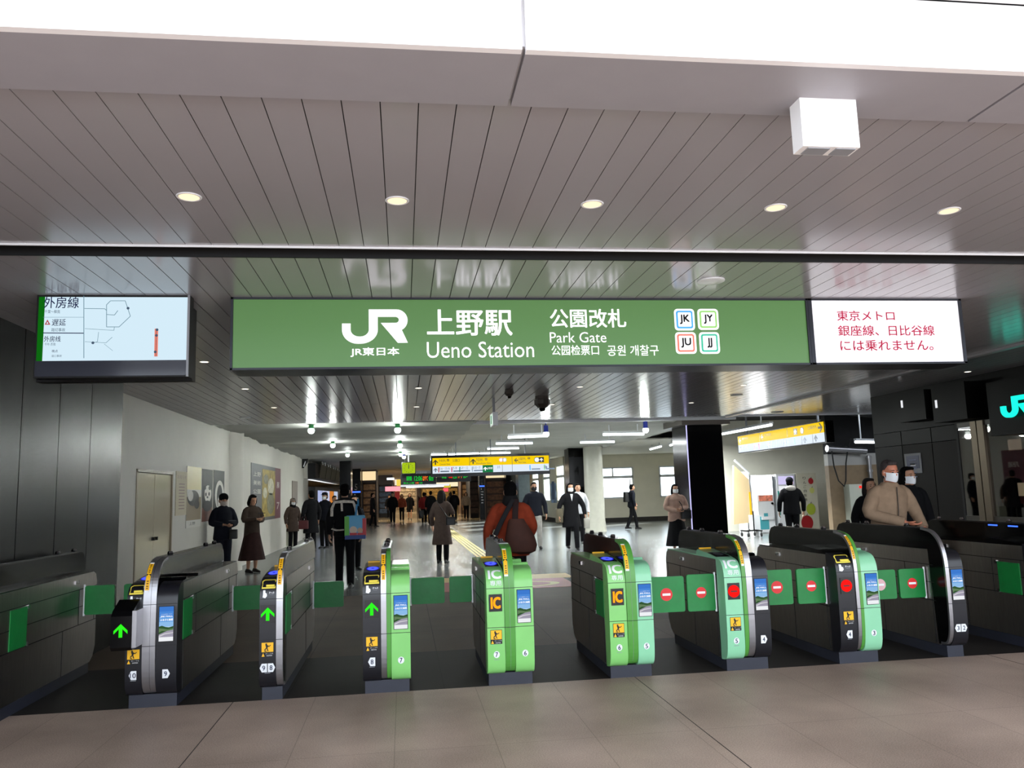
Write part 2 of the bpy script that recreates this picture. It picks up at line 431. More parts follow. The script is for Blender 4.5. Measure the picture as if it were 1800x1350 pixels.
# window wall, two stretches
M_bwall = mat('cream_wall', '#e6e0cb', .55, noise=.04, nscale=2)
def wallwin(x_fixed, lo, hi, wins, z1, name, axis, th=.2, zs=(1.08, 2.55)):
    b = MB(); c = lo
    def bx(a0, a1, z0, zz):
        if axis == 'x': b.box(x_fixed, x_fixed + th, a0, a1, z0, zz)
        else: b.box(a0, a1, x_fixed, x_fixed + th, z0, zz)
    for w0, w1 in wins:
        bx(c, w0, 0, z1); bx(w0, w1, 0, zs[0]); bx(w0, w1, zs[1], z1); c = w1
    bx(c, hi, 0, z1)
    return struct(b.build(name, M_bwall), 'cream wall pierced by tall windows')
WX = [(37.2, 39.3), (41.2, 43.1), (44.7, 46.8)]
wallwin(7.45, 37.0, 50, WX, 3.9, 'wall_right', 'x', zs=(1.0, 2.75))
WY = [(9.1, 10.75), (12.0, 13.9)]
wallwin(37.2, 7.45, 16, WY, 3.9, 'wall_back', 'y')
M_wf = mat('window_frame', '#dcdedd', .4)
def glassmat(name, tint, fac=.06, rough=.02):
    m = bpy.data.materials.new(name); m.use_nodes = True; nt = m.node_tree; nt.nodes.remove(nt.nodes['Principled BSDF'])
    a = nt.nodes.new('ShaderNodeBsdfTransparent'); a.inputs[0].default_value = lin(tint); g_ = nt.nodes.new('ShaderNodeBsdfGlossy'); g_.inputs['Roughness'].default_value = rough
    x = nt.nodes.new('ShaderNodeMixShader'); x.inputs[0].default_value = fac
    nt.links.new(a.outputs[0], x.inputs[1]); nt.links.new(g_.outputs[0], x.inputs[2]); nt.links.new(x.outputs[0], nt.nodes['Material Output'].inputs['Surface']); return m
M_glass = glassmat('window_glass', '#f4f8f8')
n = 1
for a, c in WX:
    b = MB()
    for y in (a, c - .06): b.box(7.47, 7.55, y, y + .06, 1.0, 2.75)
    for z in (1.0, 2.15, 2.69): b.box(7.47, 7.55, a, c, z, z + (.12 if z == 2.15 else .06))
    w = struct(b.build('window_%d' % n, M_wf), 'tall narrow window with bar'); n += 1
    MB().box(7.52, 7.524, a, c, 1.0, 2.75).build('pane', M_glass, w)
for a, c in WY:
    b = MB()
    for x in (a, c - .07): b.box(x, x + .07, 37.2, 37.28, 1.08, 2.55)
    for z in (1.08, 2.02, 2.48): b.box(a, c, 37.2, 37.28, z, z + (.12 if z == 2.02 else .07))
    b.box((a + c) / 2 - .2, (a + c) / 2 - .14, 37.2, 37.28, 2.1, 2.55).box(c - .2, c - .16, 37.2, 37.28, 1.1, 2.0)
    w = struct(b.build('window_%d' % n, M_wf), 'wide window with transom'); n += 1
    MB().box(a, c, 37.24, 37.244, 1.08, 2.55).build('pane', M_glass, w)
struct(MB().box(7.45, 16, 37.17, 37.2, 0, .2).box(7.42, 7.45, 37.0, 50, 0, .2).build('baseboard_back', M_base), 'dark skirting')
struct(MB().lathe([(.40, 0), (.36, .4), (.35, 3.2)], (6.98, 29.4, 0), n=36).build('column', mat('column_paint', '#c9c8ba', .3, noise=.04), smooth=True), 'round pale column')
# square black column with light strip
c0 = onX(1196, 850, 6.77)
b = MB(); b.box(6.77, 7.66, 18.7, 19.75, 0, 2.98, M_blk).box(6.76, 6.785, 18.69, 18.7, 0, 2.98, E('strip_light', '#c8c4ff', 1.2)).box(6.6, 7.8, 18.5, 19.9, 2.98, 3.16, mat('brown_cap', '#57504b', .3))
struct(b.build('column'), 'square black column with thin light strip')
# right-hand walls
b = MB(); b.box(8.5, 8.8, 9.0, 13.7, 2.35, 3.1, M_office)
for y0, y1 in ((12.9, 13.7), (12.1, 12.88), (11.5, 12.08)): b.box(8.5, 8.8, y0, y1, 0, 2.1, M_office if y0 > 12.8 else M_officeb).box(8.5, 8.8, y0, y1, 2.11, 2.34, M_office)
b.box(8.5, 8.8, 4.8, 9.0, 0, .9, M_office).box(8.5, 8.8, 2.5, 9.0, 2.35, 3.3, M_office).box(8.5, 8.8, 2.5, 6.5, 0, 2.4, M_office).box(8.5, 8.8, 11.45, 11.5, 0, 2.35, M_blkm)
struct(b.build('wall_right'), 'dark ticket office front')
slab('wall_right', 8.8, 16, 13.55, 13.7, 0, 3.9, M_blkm)
slab('wall_right', 15.9, 16.1, 13.7, 37.2, 0, 3.9, M_wall)
b = MB(); b.box(10.6, 16, 26.2, 26.4, 0, 3.9); struct(b.build('wall_back', mat('concrete_panel', '#dddbcd', .6, noise=.07, nscale=1.5)), 'pale concrete wall behind the vending machines')
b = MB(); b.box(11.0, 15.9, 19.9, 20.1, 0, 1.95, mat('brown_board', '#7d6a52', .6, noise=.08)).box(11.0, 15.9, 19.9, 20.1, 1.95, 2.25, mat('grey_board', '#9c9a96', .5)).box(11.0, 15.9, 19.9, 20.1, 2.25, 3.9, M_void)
struct(b.build('wall_back'), 'brown boarded wall under open ceiling void')
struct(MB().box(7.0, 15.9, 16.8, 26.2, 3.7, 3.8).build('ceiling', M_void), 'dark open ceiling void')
slab('trim_5', 7.0, 12.5, 16.8, 16.83, 3.0, 3.12, M_whitem)
# hidden shell so daylight only enters by the real openings
slab('wall_left', -4.3, -4.0, 9.6, 31, 0, 4.0, M_wall)
slab('wall_left', -12, -4.0, 30.9, 31.0, 0, 4.0, M_wall)
slab('wall_left', -12.2, -12, 31, 110, 0, 4.0, M_wall)
slab('wall_back', -12, 7.65, 110, 110.2, 0, 4, M_wall)
slab('wall_right', 7.45, 7.65, 50, 110, 0, 4, M_bwall)

slab('wall_right', 8.8, 9.0, 2.5, 13.7, 0, 3.6, M_blkm)
# thin wall between window stretch and pillar "4"
# ---------------------------------------------------------------- floor markings
b = MB()
for k in range(4): b.box(1.72 + k * .1, 1.79 + k * .1, 13.2, 46, 0, .004)
b2 = tag(b.build('tactile_paving', mat('tactile_yellow', '#b5a66a', .6)), 'long yellow tactile guide strip running down the grey floor', 'tactile paving')
dz = thing('floor_sticker', 'yellow and red printed floor sticker behind the sixth lane', 'floor sticker', (2.3, 14, 0))
b = MB().box(.4, 2.95, 14.25, 15.0, .0, .003, mat('sticker_tan', '#c9a35c', .5)).box(.4, 2.75, 12.9, 14.25, .0, .003, mat('sticker_red', '#a33c33', .5))
b.build('sticker_sheet', None, dz)
b = MB(); fr = Fr((1.7, 13.5, .003), (1, 0, 0), (0, 1, 0)); disc(b, fr, .1, 0, .75, 0, .001, mat('sticker_tan', '#c9a35c'), ry=.42); disc(b, fr, .1, 0, .6, .001, .002, mat('sticker_red', '#a33c33'), ry=.32)
b.build('ring_mark', None, dz)

# ================================================================ STATION SIGN
M_sg = mat('sign_green', '#527a44', .35, emit='#5e984c', es=.2)
M_sw = mat('sign_white', '#f3f1f6', .3, emit='#f3f1f6', es=.42)
M_swt = mat('sign_white_print', '#f6f6f8', .35, emit='#ffffff', es=.4)
M_sp = mat('sign_pink', '#cf3f6a', .35, emit='#cf3f6a', es=.3)
M_frame = mat('sign_frame', '#26282e', .3, metal=.5)
YS = 6.08; F = FY(YS)
def rc(u0, v0, u1, v1, Y=YS):
    a = onY(u0, v0, Y); c = onY(u1, v1, Y); return (a.x, c.x, c.z, a.z)
sg = thing('station_sign', 'long green hanging sign with white station name lettering', 'sign', (1.0, YS + .1, 2.45))
MB().box(-1.25, 3.288, YS + .01, YS + .32, 2.452, 2.999).build('cabinet', M_frame, sg)
b = MB(); rect(b, F, -1.232, 3.272, 2.468, 2.985, -.012, 0); b.build('sign_face', M_sg, sg)
b = MB(); 
for a0, a1, b0, b1 in ((-1.25, 3.288, 2.985, 3.0), (-1.25, 3.288, 2.452, 2.468), (-1.25, -1.232, 2.45, 3.0), (3.272, 3.29, 2.45, 3.0)): rect(b, F, a0, a1, b0, b1, -.01, .012)
b.build('frame', M_frame, sg)
# rail company emblem: joined J and R
x0, x1, z0, z1 = rc(601, 544, 717, 604)
def em(mb, fr, x0, x1, z0, z1, m, w0=.001, w1=.005):
    def T(pts): return [(x0 + (x1 - x0) * a / 350, z1 - (z1 - z0) * c / 182) for a, c in pts]
    def arc(cx, cy, rx, ry, a0, a1, k=10): return [(cx + rx * math.cos(math.radians(a0 + (a1 - a0) * i / k)), cy - ry * math.sin(math.radians(a0 + (a1 - a0) * i / k))) for i in range(k + 1)]
    J = [(0, 75), (46, 75), (46, 108)] + arc(92, 108, 46, 36, 180, 270, 8) + arc(96, 108, 46, 36, 270, 360, 8) + [(142, 0), (190, 0), (190, 108)] + arc(96, 108, 94, 74, 0, -90, 10) + arc(84, 108, 84, 74, -90, -180, 10)
    poly(mb, fr, T(J), w0, w1, m)
    R = [(190, 0)] + arc(290, 58, 60, 58, 90, -62, 14) + [(350, 178), (296, 178), (206, 72), (282, 72)] + arc(286, 56, 17, 16, -90, 90, 6) + [(282, 40), (190, 40)]
    poly(mb, fr, T(R), w0, w1, m)
b = MB(); em(b, F, x0, x1, z0, z1, M_swt); b.build('company_emblem', None, sg)
for s, r, bo in (('JR東日本', (616, 611, 702, 627), .018), ('上野駅', (750, 544, 901, 590), .016), ('Ueno Station', (750, 601, 939, 628), .0), ('公園改札', (966, 543, 1101, 576), .014),
                 ('Park Gate', (966, 584, 1066, 602), .0), ('公园检票口', (969, 607, 1053, 624), .004), ('공원 개찰구', (1067, 607, 1158, 625), .002)):
    b = MB(); text(b, s, F, *rc(*r), .003, M_swt, bo); b.build('lettering', None, sg)
for s, r, c in (('JK', (1184, 543, 1222, 581), '#3f9fe8'), ('JY', (1225, 543, 1264, 580), '#8cc86a'), ('JU', (1186, 584, 1225, 622), '#f0705c'), ('JJ', (1228, 584, 1266, 622), '#2fae8c')):
    b = MB(); q = rc(*r); ax, cx, az, cz = q; m1 = mat('line_' + s, c, .4, emit=c, es=.4); t = .022
    poly(b, F, rrect(ax, cx, az, cz, .03), .001, .003, M_swt); t = .016
    poly(b, F, rrect(ax + t, cx - t, az + t, cz - t, .018), .003, .005, m1); t = .030
    poly(b, F, rrect(ax + t, cx - t, az + t, cz - t, .008), .005, .007, M_swt); t = .045
    text(b, s, F, ax + .043, cx - .043, az + t + .004, cz - t - .002, .008, M_bk, .03, keep=True)
    b.build('line_badge', None, sg)
sn = thing('notice_sign', 'white hanging sign with red Japanese notice, right end of the green sign', 'sign', (4, YS + .1, 2.45))
MB().box(3.292, 4.66, YS + .01, YS + .32, 2.452, 2.999).build('cabinet', M_frame, sn)
b = MB(); rect(b, F, 3.325, 4.635, 2.468, 2.985, -.012, 0); b.build('sign_face', M_sw, sn)
b = MB()
for a0, a1, b0, b1 in ((3.292, 4.66, 2.985, 3.0), (3.292, 4.66, 2.452, 2.468), (3.292, 3.325, 2.45, 3.0), (4.635, 4.66, 2.45, 3.0)): rect(b, F, a0, a1, b0, b1, -.01, .012)
b.build('frame', M_frame, sn)
for s, r in (('東京メトロ', (1470, 546, 1573, 564)), ('銀座線、日比谷線', (1472, 572, 1643, 590)), ('には乗れません。', (1476, 598, 1641, 616))): b = MB(); text(b, s, F, *rc(*r), .003, M_sp, .008); b.build('lettering', None, sn)
for x, nm in ((-1.245, 'left'), (4.652, 'right')):
    pass

# ================================================================ MONITOR
ms = thing('information_display', 'wide screen with train delay map hung from the ceiling', 'display', (-2.05, 6.1, 2.4))
MB().box(-2.57, -1.525, 6.02, 6.12, 2.40, 3.0).build('housing', M_blkm, ms)
F6 = FY(6.02); r6 = lambda *a: rc(*a, Y=6.0)
b = MB(); x0, x1, z0, z1 = rc(68, 517, 328, 631, 6.0)
rect(b, F6, -2.555, -1.54, z0 - .005, 2.985, 0, .004, E('display_white', '#daf2ff', .95))
rect(b, F6, -2.555, -2.515, z0 - .005, 2.985, .004, .006, E('display_green', '#0d7a12', .7))
b.build('screen', None, ms)
b = MB(); rect(b, F6, -2.56, -1.53, 2.41, z0 - .005, 0, .01, mat('bezel', '#31333c', .12)); rect(b, F6, -1.54, -1.525, 2.40, 3.0, 0, .012, M_grey); b.build('lower_panel', None, ms)
b = MB(); M_nv = E('display_navy', '#1c2260', .5); M_ln = E('display_line', '#86b4c8', .5); M_pk = E('display_pink', '#f58f7c', .9); M_gr = E('display_grey', '#6f8aa8', .4)
def dr(u, v): p = onY(u, v, 6.0); return (p.x, p.z)
def ln(mb, pts, w, m, F=F6):
    for (u0, v0), (u1, v1) in zip(pts, pts[1:]):
        a = Vector(dr(u0, v0)); c = Vector(dr(u1, v1)); t = (c - a); n_ = Vector((-t.y, t.x)).normalized() * w
        poly(mb, F, [a - n_, c - n_, c + n_, a + n_], .005, .0065, m)
for s, r, m, bo in (('外房線', (76, 521, 137, 541), M_nv, .006), ('千葉〜蘇我', (77, 544, 104, 550), M_gr, 0), ('遅延', (90, 560, 114, 572), M_nv, .004), ('踏切事故', (89, 576, 113, 582), M_gr, 0),
                    ('外房线', (76, 590, 105, 600), M_nv, .006), ('千叶-苏我', (77, 602, 96, 607), M_gr, 0), ('晚点', (90, 614, 100, 619), M_nv, 0), ('道口事故', (89, 623, 107, 627), M_gr, 0)):
    b = MB(); text(b, s, F6, *r6(*r), .006, m, bo); b.build('lettering', None, ms)
b = MB()
ln(b, [(146, 519), (146, 629)], .002, M_ln); ln(b, [(74, 584.5), (146, 585)], .003, M_nv); ln(b, [(74, 557), (146, 557)], .001, M_ln)
tri = [dr(77, 570), dr(82, 561), dr(87, 570)]; poly(b, F6, tri, .006, .007, mat('tri_red', '#d8303a')); poly(b, F6, [dr(80, 568.5), dr(82, 564.5), dr(84, 568.5)], .007, .008, E('display_white', '#daf2ff', .95))
ln(b, [(147, 541.5), (183, 542), (186, 545), (186, 574), (208, 574), (228, 555), (219, 528), (193, 528), (186, 535), (186, 552), (200, 553), (206, 545)], .0018, M_ln)
ln(b, [(148, 577), (199, 580), (200, 574)], .0012, M_ln); ln(b, [(148, 600), (185, 602), (196, 592)], .0012, M_ln); ln(b, [(172, 583), (170, 600), (163, 602)], .0012, M_ln)
ln(b, [(182, 604), (197, 616)], .001, M_ln); ln(b, [(274, 577), (273, 626)], .012, M_pk); ln(b, [(274, 577), (273, 626)], .002, M_nv)
for u, v in ((224, 541), (275, 579), (274, 589), (272, 618), (162, 602)): disc(b, F6, *dr(u, v), .010, .006, .007, M_gr, 10)
b.build('map_graphic', None, ms)
m2 = tag(MB().box(-2.72, -1.60, 6.42, 6.52, 2.43, 2.999).build('information_display', M_blkm, loc=(-2.1, 6.5, 2.4)), 'black back-to-back screen casing behind the lit delay display', 'display')
# exit light box, white cube on the canopy
eb = thing('emergency_light_box', 'white square box sign mounted under the canopy, upper right', 'box sign', (1.64, 2.86, 2.83))
b = MB(); b.box(1.525, 1.757, 2.75, 2.83, 2.775, 2.995); b.build('housing', mat('box_white', '#f2f2f2', .4), eb)
MB().box(1.55, 1.64, 2.76, 2.82, 2.771, 2.775).box(1.665, 1.745, 2.76, 2.82, 2.771, 2.775).build('vent_slot', M_grey, eb)

# ================================================================ DOWNLIGHTS, CEILING FIXTURES
E_warm = E('warm_lamp', '#ffdfb4', 1.5)
def downlight(x, y, z, r, label, grp, es=E_warm):
    t = thing('downlight', label, 'downlight', (x, y, z), grp)
    MB().lathe([(r * .86, -.001), (r * .86, -.004), (r * 1.0, -.005), (r * 1.05, -.002), (r * 1.05, 0), (r * .86, 0)], (x, y, z), n=28).build('trim_ring', M_whitem, t, smooth=True)
    MB().lathe([(r * .84, -.0025), (r * .84, -.0005)], (x, y, z), n=24).build('lamp', es, t)
    return t
g = 'row of round downlights in the front ceiling'
for i, (x, w) in enumerate(((-1.033, 'leftmost of the five in the front row, above the delay screen'), (-.013, 'second from left in the front row'), (1.008, 'middle one of the front row'), (2.033, 'fourth from left in the front row, below the box sign'), (3.065, 'rightmost of the five in the front row'))):
    downlight(x, 4.01, 3.0, .058, 'round recessed downlight, ' + w, g)
E_w2 = E('white_lamp', '#fff4e0', 3.5)
g = 'small downlights behind the station sign'
for x, y, w in ((-2.11, 8.96, 'nearest, between delay screen and green sign'), (-2.10, 11.2, 'left file, second nearest'), (-2.08, 13.55, 'left file, farthest'), (.23, 11.34, 'second file, nearer one'), (.24, 13.78, 'second file, farther one'),
                (2.57, 11.44, 'third file, nearer one'), (2.58, 13.75, 'third file, farther one'), (5.09, 11.48, 'right file, nearer one'), (5.13, 13.83, 'right file, farther one'), (8.08, 10.54, 'beside the dark ticket office')):
    downlight(x, y, 3.03 if x > 7 else 3.0, .05, 'small ceiling downlight, ' + w, g, E_w2)
for (x, y), w in zip(((2.258, 5.53), (5.5, 12.7), (-2.82, 15.1)), ('just above the line badges of the green sign', 'right, near the black column', 'far left, above the white wall')):
    t = tag(MB().lathe([(.10, 0), (.10, -.008), (.085, -.014), (.03, -.018)], (x, y, 3.0), n=28).build('ceiling_speaker', M_whitem, smooth=True, loc=(x, y, 3.0)), 'flat round ceiling speaker, ' + w, 'speaker')
t = tag(MB().lathe([(.13, 0), (.13, -.008), (.10, -.014)], (7.9, 16.2, 3.03), n=28).build('ceiling_speaker', mat('speaker_grey', '#8b8882', .5), smooth=True, loc=(7.9, 16.2, 3.0)), 'flat round ceiling speaker, by the yellow sign at right', 'speaker')
def camdome(x, y, s, label):
    t = thing('security_camera', label, 'camera', (x, y, 3.0))
    MB().lathe([(.11 * s, 0), (.11 * s, -.05 * s), (.125 * s, -.06 * s), (.125 * s, -.13 * s), (.07 * s, -.19 * s)], (x, y, 3.0), n=8).build('housing', mat('camera_body', '#5b5550', .3, metal=.6), t)
    MB().lathe([(.055 * s, -.18 * s), (.05 * s, -.22 * s), (.03 * s, -.245 * s)], (x, y, 3.0), n=18).build('lens', M_blk, t, smooth=True)
camdome(1.55, 11.6, .55, 'small octagonal ceiling camera, left one'); camdome(2.19, 12.5, 1.0, 'large octagonal ceiling camera, right one')
t = thing('exit_sign', 'narrow exit sign seen edge-on, hanging from the plank ceiling', 'sign', (1.44, 12.7, 2.6))
MB().box(1.42, 1.46, 12.68, 12.72, 2.72, 3.0).build('hanger', M_grey, t)
MB().box(1.40, 1.48, 12.5, 12.9, 2.55, 2.76).build('cabinet', M_whitem, t)
b = MB(); rect(b, FXm(1.40), -12.88, -12.52, 2.57, 2.74, 0, .003, E('exit_white', '#e8fff0', .9)); rect(b, FXm(1.40), -12.78, -12.66, 2.59, 2.72, .003, .005, E('exit_green', '#128a4a', .6)); b.build('sign_face', None, t)

# hanging work lamps on cable
E_bulb = E('bulb', '#f2fff8', 6)
M_capg = mat('cap_green', '#127a3c', .3); M_capb = mat('cap_blue', '#1c2f9e', .3)
def bulb(x, y, z, cap, label, grp, L=42):
    t = thing('hanging_bulb', label, 'lamp', (x, y, z), grp)
    MB().lathe([(.012, .30), (.012, .20), (.05, .19), (.055, .04), (.06, .02), (0.02, .02)], (x, y, z), n=18).build('socket_cap', cap, t, smooth=True)
    MB().ell((x, y, z), (.07, .07, .07)).build('bulb', E_bulb, t, smooth=True)
    MB().tube([(x, y, z + .3), (x, y, 3.08)], .006).build('cord', M_bk, t)
    l = bpy.data.lights.new('bulb_light', 'POINT'); l.energy = L; l.color = (.93, 1, .95); l.shadow_soft_size = .08
    lo = bpy.data.objects.new('bulb_light', l); COL.objects.link(lo); lo.location = (x, y, z - .1)
g = 'work bulbs strung under the sheet ceiling'
for (u, v, Y), w in zip(((547, 757, 17.2), (585, 783, 22.5), (611, 800, 28)), ('nearest of the left string', 'middle of the left string', 'farthest of the left string')):
    p = onY(u, v, Y); bulb(p.x, p.y, p.z, M_capg, 'green capped bulb, ' + w, g)
for (u, v, Y, c), w in zip(((699, 756, 17.2, M_capg), (703, 783, 22.5, M_capg), (704, 799, 28, M_capg), (710, 803.5, 30, M_capb)), ('green capped bulb, nearest of the middle string', 'green capped bulb, second of the middle string', 'green capped bulb, third of the middle string', 'blue capped bulb at the far end of the middle string')):
    p = onY(u, v, Y); bulb(p.x, p.y, p.z, c, w, g)
for (u, v, Y), w in zip(((960, 763, 17.6), (1135, 756, 17.6)), ('above the yellow guide sign', 'beside the black column')):
    p = onY(u, v, Y); bulb(p.x, p.y, p.z, M_capb, 'blue capped bulb, ' + w, g, 30)
for pts, w in (([(547, 740, 17.2), (585, 765, 22.5), (611, 788, 28)], 'left'), ([(699, 740, 17.2), (703, 768, 22.5), (704, 790, 28)], 'middle')):
    q = [onY(*p) for p in pts]; tag(MB().tube([(p.x - .03, p.y, p.z - .02) for p in q], .008).build('lamp_cable', M_bk, loc=q[0]), 'thin black cable linking the %s string of bulbs' % w, 'cable')
# fluorescent tubes
E_tube = E('tube_white', '#f4fbff', 5)
def tube(p0, p1, label, grp='fluorescent tubes under the concourse ceiling', watt=90, lit=True, top=None):
    p0, p1 = Vector(p0), Vector(p1); c = (p0 + p1) / 2; L = (p1 - p0).length
    t = thing('fluorescent_light', label, 'ceiling light', c, grp)
    d = (p1 - p0).normalized(); s = Vector((-d.y, d.x, 0)).normalized()
    b = MB(); up = Vector((0, 0, .05)); q = [p0 - s * .05 + Vector((0, 0, .03)), p1 - s * .05 + Vector((0, 0, .03)), p1 + s * .05 + Vector((0, 0, .03)), p0 + s * .05 + Vector((0, 0, .03))]
    b.prism(q, up); zt = top or 3.2
    for k in (.15, .85):
        m_ = p0.lerp(p1, k); b.box(m_.x - .012, m_.x + .012, m_.y - .012, m_.y + .012, m_.z + .05, max(zt, m_.z + .08))
    b.build('housing', M_whitem, t)
    MB().tube([p0, p1], .028, n=10).build('tube', E_tube, t, smooth=True)
    if watt:
        l = bpy.data.lights.new('tube_light', 'AREA'); l.shape = 'RECTANGLE'; l.size = L; l.size_y = .08; l.energy = watt; l.color = (.95, 1, 1)
        lo = bpy.data.objects.new('tube_light', l); COL.objects.link(lo); lo.location = c - Vector((0, 0, .06)); lo.rotation_euler = (0, 0, math.atan2(d.y, d.x))
for (u0, v0, u1, v1, Y), w in zip(((893, 769, 963, 766, 19), (872, 780, 936, 779, 22.5), (857, 789, 912, 788, 26), (844, 797, 897, 796, 29), (788, 799, 842, 797, 29), (758, 799.5, 785, 799, 29), (1060, 764, 1132, 763, 19.5), (1020, 778, 1080, 776.5, 23),
                                   (730, 806, 757, 806, 36), (730, 811, 757, 811, 42), (731, 817, 757, 817, 50)),
                                  ('nearest, beside the blue capped bulb', 'second nearest of the centre file', 'third of the centre file', 'just above the yellow guide sign, right one', 'just above the yellow guide sign, middle one', 'just above the yellow guide sign, short left one', 'beside the black column', 'behind the small exit sign',
                                   'right of the clock, topmost', 'right of the clock, second', 'right of the clock, lowest')):
    tube(onY(u0, v0, Y), onY(u1, v1, Y), 'long fluorescent tube light, ' + w)
# right-hand tubes over the yellow side sign
tube((8.75, 18.3, 2.92), (9.0, 22.5, 2.97), 'bright fluorescent tube above the side guide sign', watt=330, top=3.69)
tube((9.05, 22.7, 2.97), (9.2, 25.0, 2.99), 'fluorescent tube left of the side guide sign', watt=260, top=3.69)
tube(onY(1503, 777, 17.5), onY(1573, 778, 17.5), 'fluorescent tube under the dark ceiling void at right', watt=30, top=3.69)
tube(onY(1143, 790, 30), onY(1162, 785, 28), 'slanting fluorescent tube over the left wide window', watt=130, top=3.13)
tube(onY(1178, 783, 26), onY(1200, 777, 24), 'slanting fluorescent tube over the right wide window', watt=130, top=3.13)
# cool ambient tubes further down the hall (ceiling rows hidden behind the sign board)
# ================================================================ TICKET GATES
def smooth_path(pts, k=4):
    P = [Vector((a, b)) for a, b in pts]; out = []
    for i in range(len(P) - 1):
        p0, p1, p2, p3 = P[max(i - 1, 0)], P[i], P[i + 1], P[min(i + 2, len(P) - 1)]
        for j in range(k):
            t = j / k
            out.append(.5 * ((2 * p1) + (p2 - p0) * t + (2 * p0 - 5 * p1 + 4 * p2 - p3) * t * t + (3 * p1 - p0 - 3 * p2 + p3) * t ** 3))
    out.append(P[-1]); return [(p.x, p.y) for p in out]
FRONT = smooth_path([(6.64, .085), (6.565, .10), (6.525, .15), (6.508, .25), (6.502, .45), (6.500, .65), (6.502, .76), (6.515, .825), (6.545, .872), (6.59, .895), (6.66, .908)])
SLOPE = FRONT + [(6.80, .925), (7.08, .95), (7.10, .938)]
FINP = smooth_path([(6.64, .10), (6.56, .115), (6.512, .20), (6.494, .36), (6.490, .60), (6.493, .78), (6.508, .88), (6.54, .965), (6.59, 1.025), (6.66, 1.065), (6.78, 1.085)])
PF = Path(SLOPE); PN = Path(FINP)
COLS = {'k': M_blkp, 'g': M_grn, 'm': M_grn2, 's': M_band, 'd': M_dgrn}
SEAMS = (.755, .455)
def badge(b, x, z, txt, style):
    t = PF.sz(z); r = .022
    if style == 'circle':
        pts = [(x + .024 * math.cos(2 * PI * i / 20), t + .026 * math.sin(2 * PI * i / 20)) for i in range(20)]
    elif style == 'left': pts = [(x - .03, t), (x - .014, t + .032), (x + .024, t + .032), (x + .024, t - .032), (x - .014, t - .032)]
    else: pts = [(x + .03, t), (x + .014, t - .032), (x - .024, t - .032), (x - .024, t + .032), (x + .014, t + .032)]
    PF.shape(b, pts, .0035, M_whitem)
    w = .0105 * len(txt)
    PF.text(b, txt, x - w, x + w, t - .018, t + .018, .0055, M_navy, .012)
def caution(b, xc, zt):
    t = PF.sz(zt); w = .046
    PF.strip(b, xc - w, xc + w, t - .108, t, 0, .003, M_bk); PF.strip(b, xc - w + .003, xc + w - .003, t - .072, t - .003, .003, .004, M_yel)
    fr = Fr((xc, 6.4963, PF.at(t - .038).z), (1, 0, 0), (0, 0, 1))
    fr.o.y = PF.at(t - .04, .005).y
    disc(b, fr, -.009, .023, .007, 0, .001, M_bk, 10)
    poly(b, fr, [(-.016, .016), (-.002, .019), (.006, .008), (.0, -.004), (.008, -.028), (.002, -.029), (-.006, -.008), (-.018, -.022), (-.024, -.017), (-.010, -.002), (-.012, .008)], 0, .001, M_bk)
    poly(b, fr, [(-.002, .017), (.012, .010), (.022, .018), (.025, .014), (.012, .003), (.002, .009)], 0, .001, M_bk)
    poly(b, fr, [(-.02, -.022), (-.006, -.026), (-.008, -.031), (-.024, -.029)], 0, .001, M_bk)
    poly(b, fr, [(-.042, -.066), (-.020, -.066), (-.031, -.040)], 0, .001, M_yel)
    text(b, '扉にご注意', fr, -.014, .042, -.050, -.040, .001, M_white, .01); text(b, 'CAUTION', fr, -.006, .034, -.064, -.056, .001, M_white)
def sticker_strip(b, x0, x1):
    t0, t1 = PN.sz(.845), PN.sz(1.05)
    PN.strip(b, x0, x1, t0, t1, .0005, .002, M_yel); L = t1 - t0; ts = t0 + L * .52
    PN.strip(b, x0, x1, ts - .008, ts + .008, .002, .003, M_bk)
    PN.shape(b, [(x0 + .002, ts - .008), (x1 - .002, ts - .008), ((x0 + x1) / 2, ts + .007)], .0035, M_yel)
    PN.strip(b, x0, x1, t1 - .012, t1, .002, .003, M_whitem); PN.strip(b, x0, x1, t0, t0 + .014, .002, .0028, M_whitem)
    c = (x0 + x1) / 2; w = (x1 - x0) * .22
    for k, f in enumerate((.1, .16, .24, .31, .6, .67, .75, .82, .88)):
        PN.strip(b, c - w, c + w, t0 + L * f, t0 + L * f + .008, .002, .0032, mat('brown_print', '#6a3d08', .5))
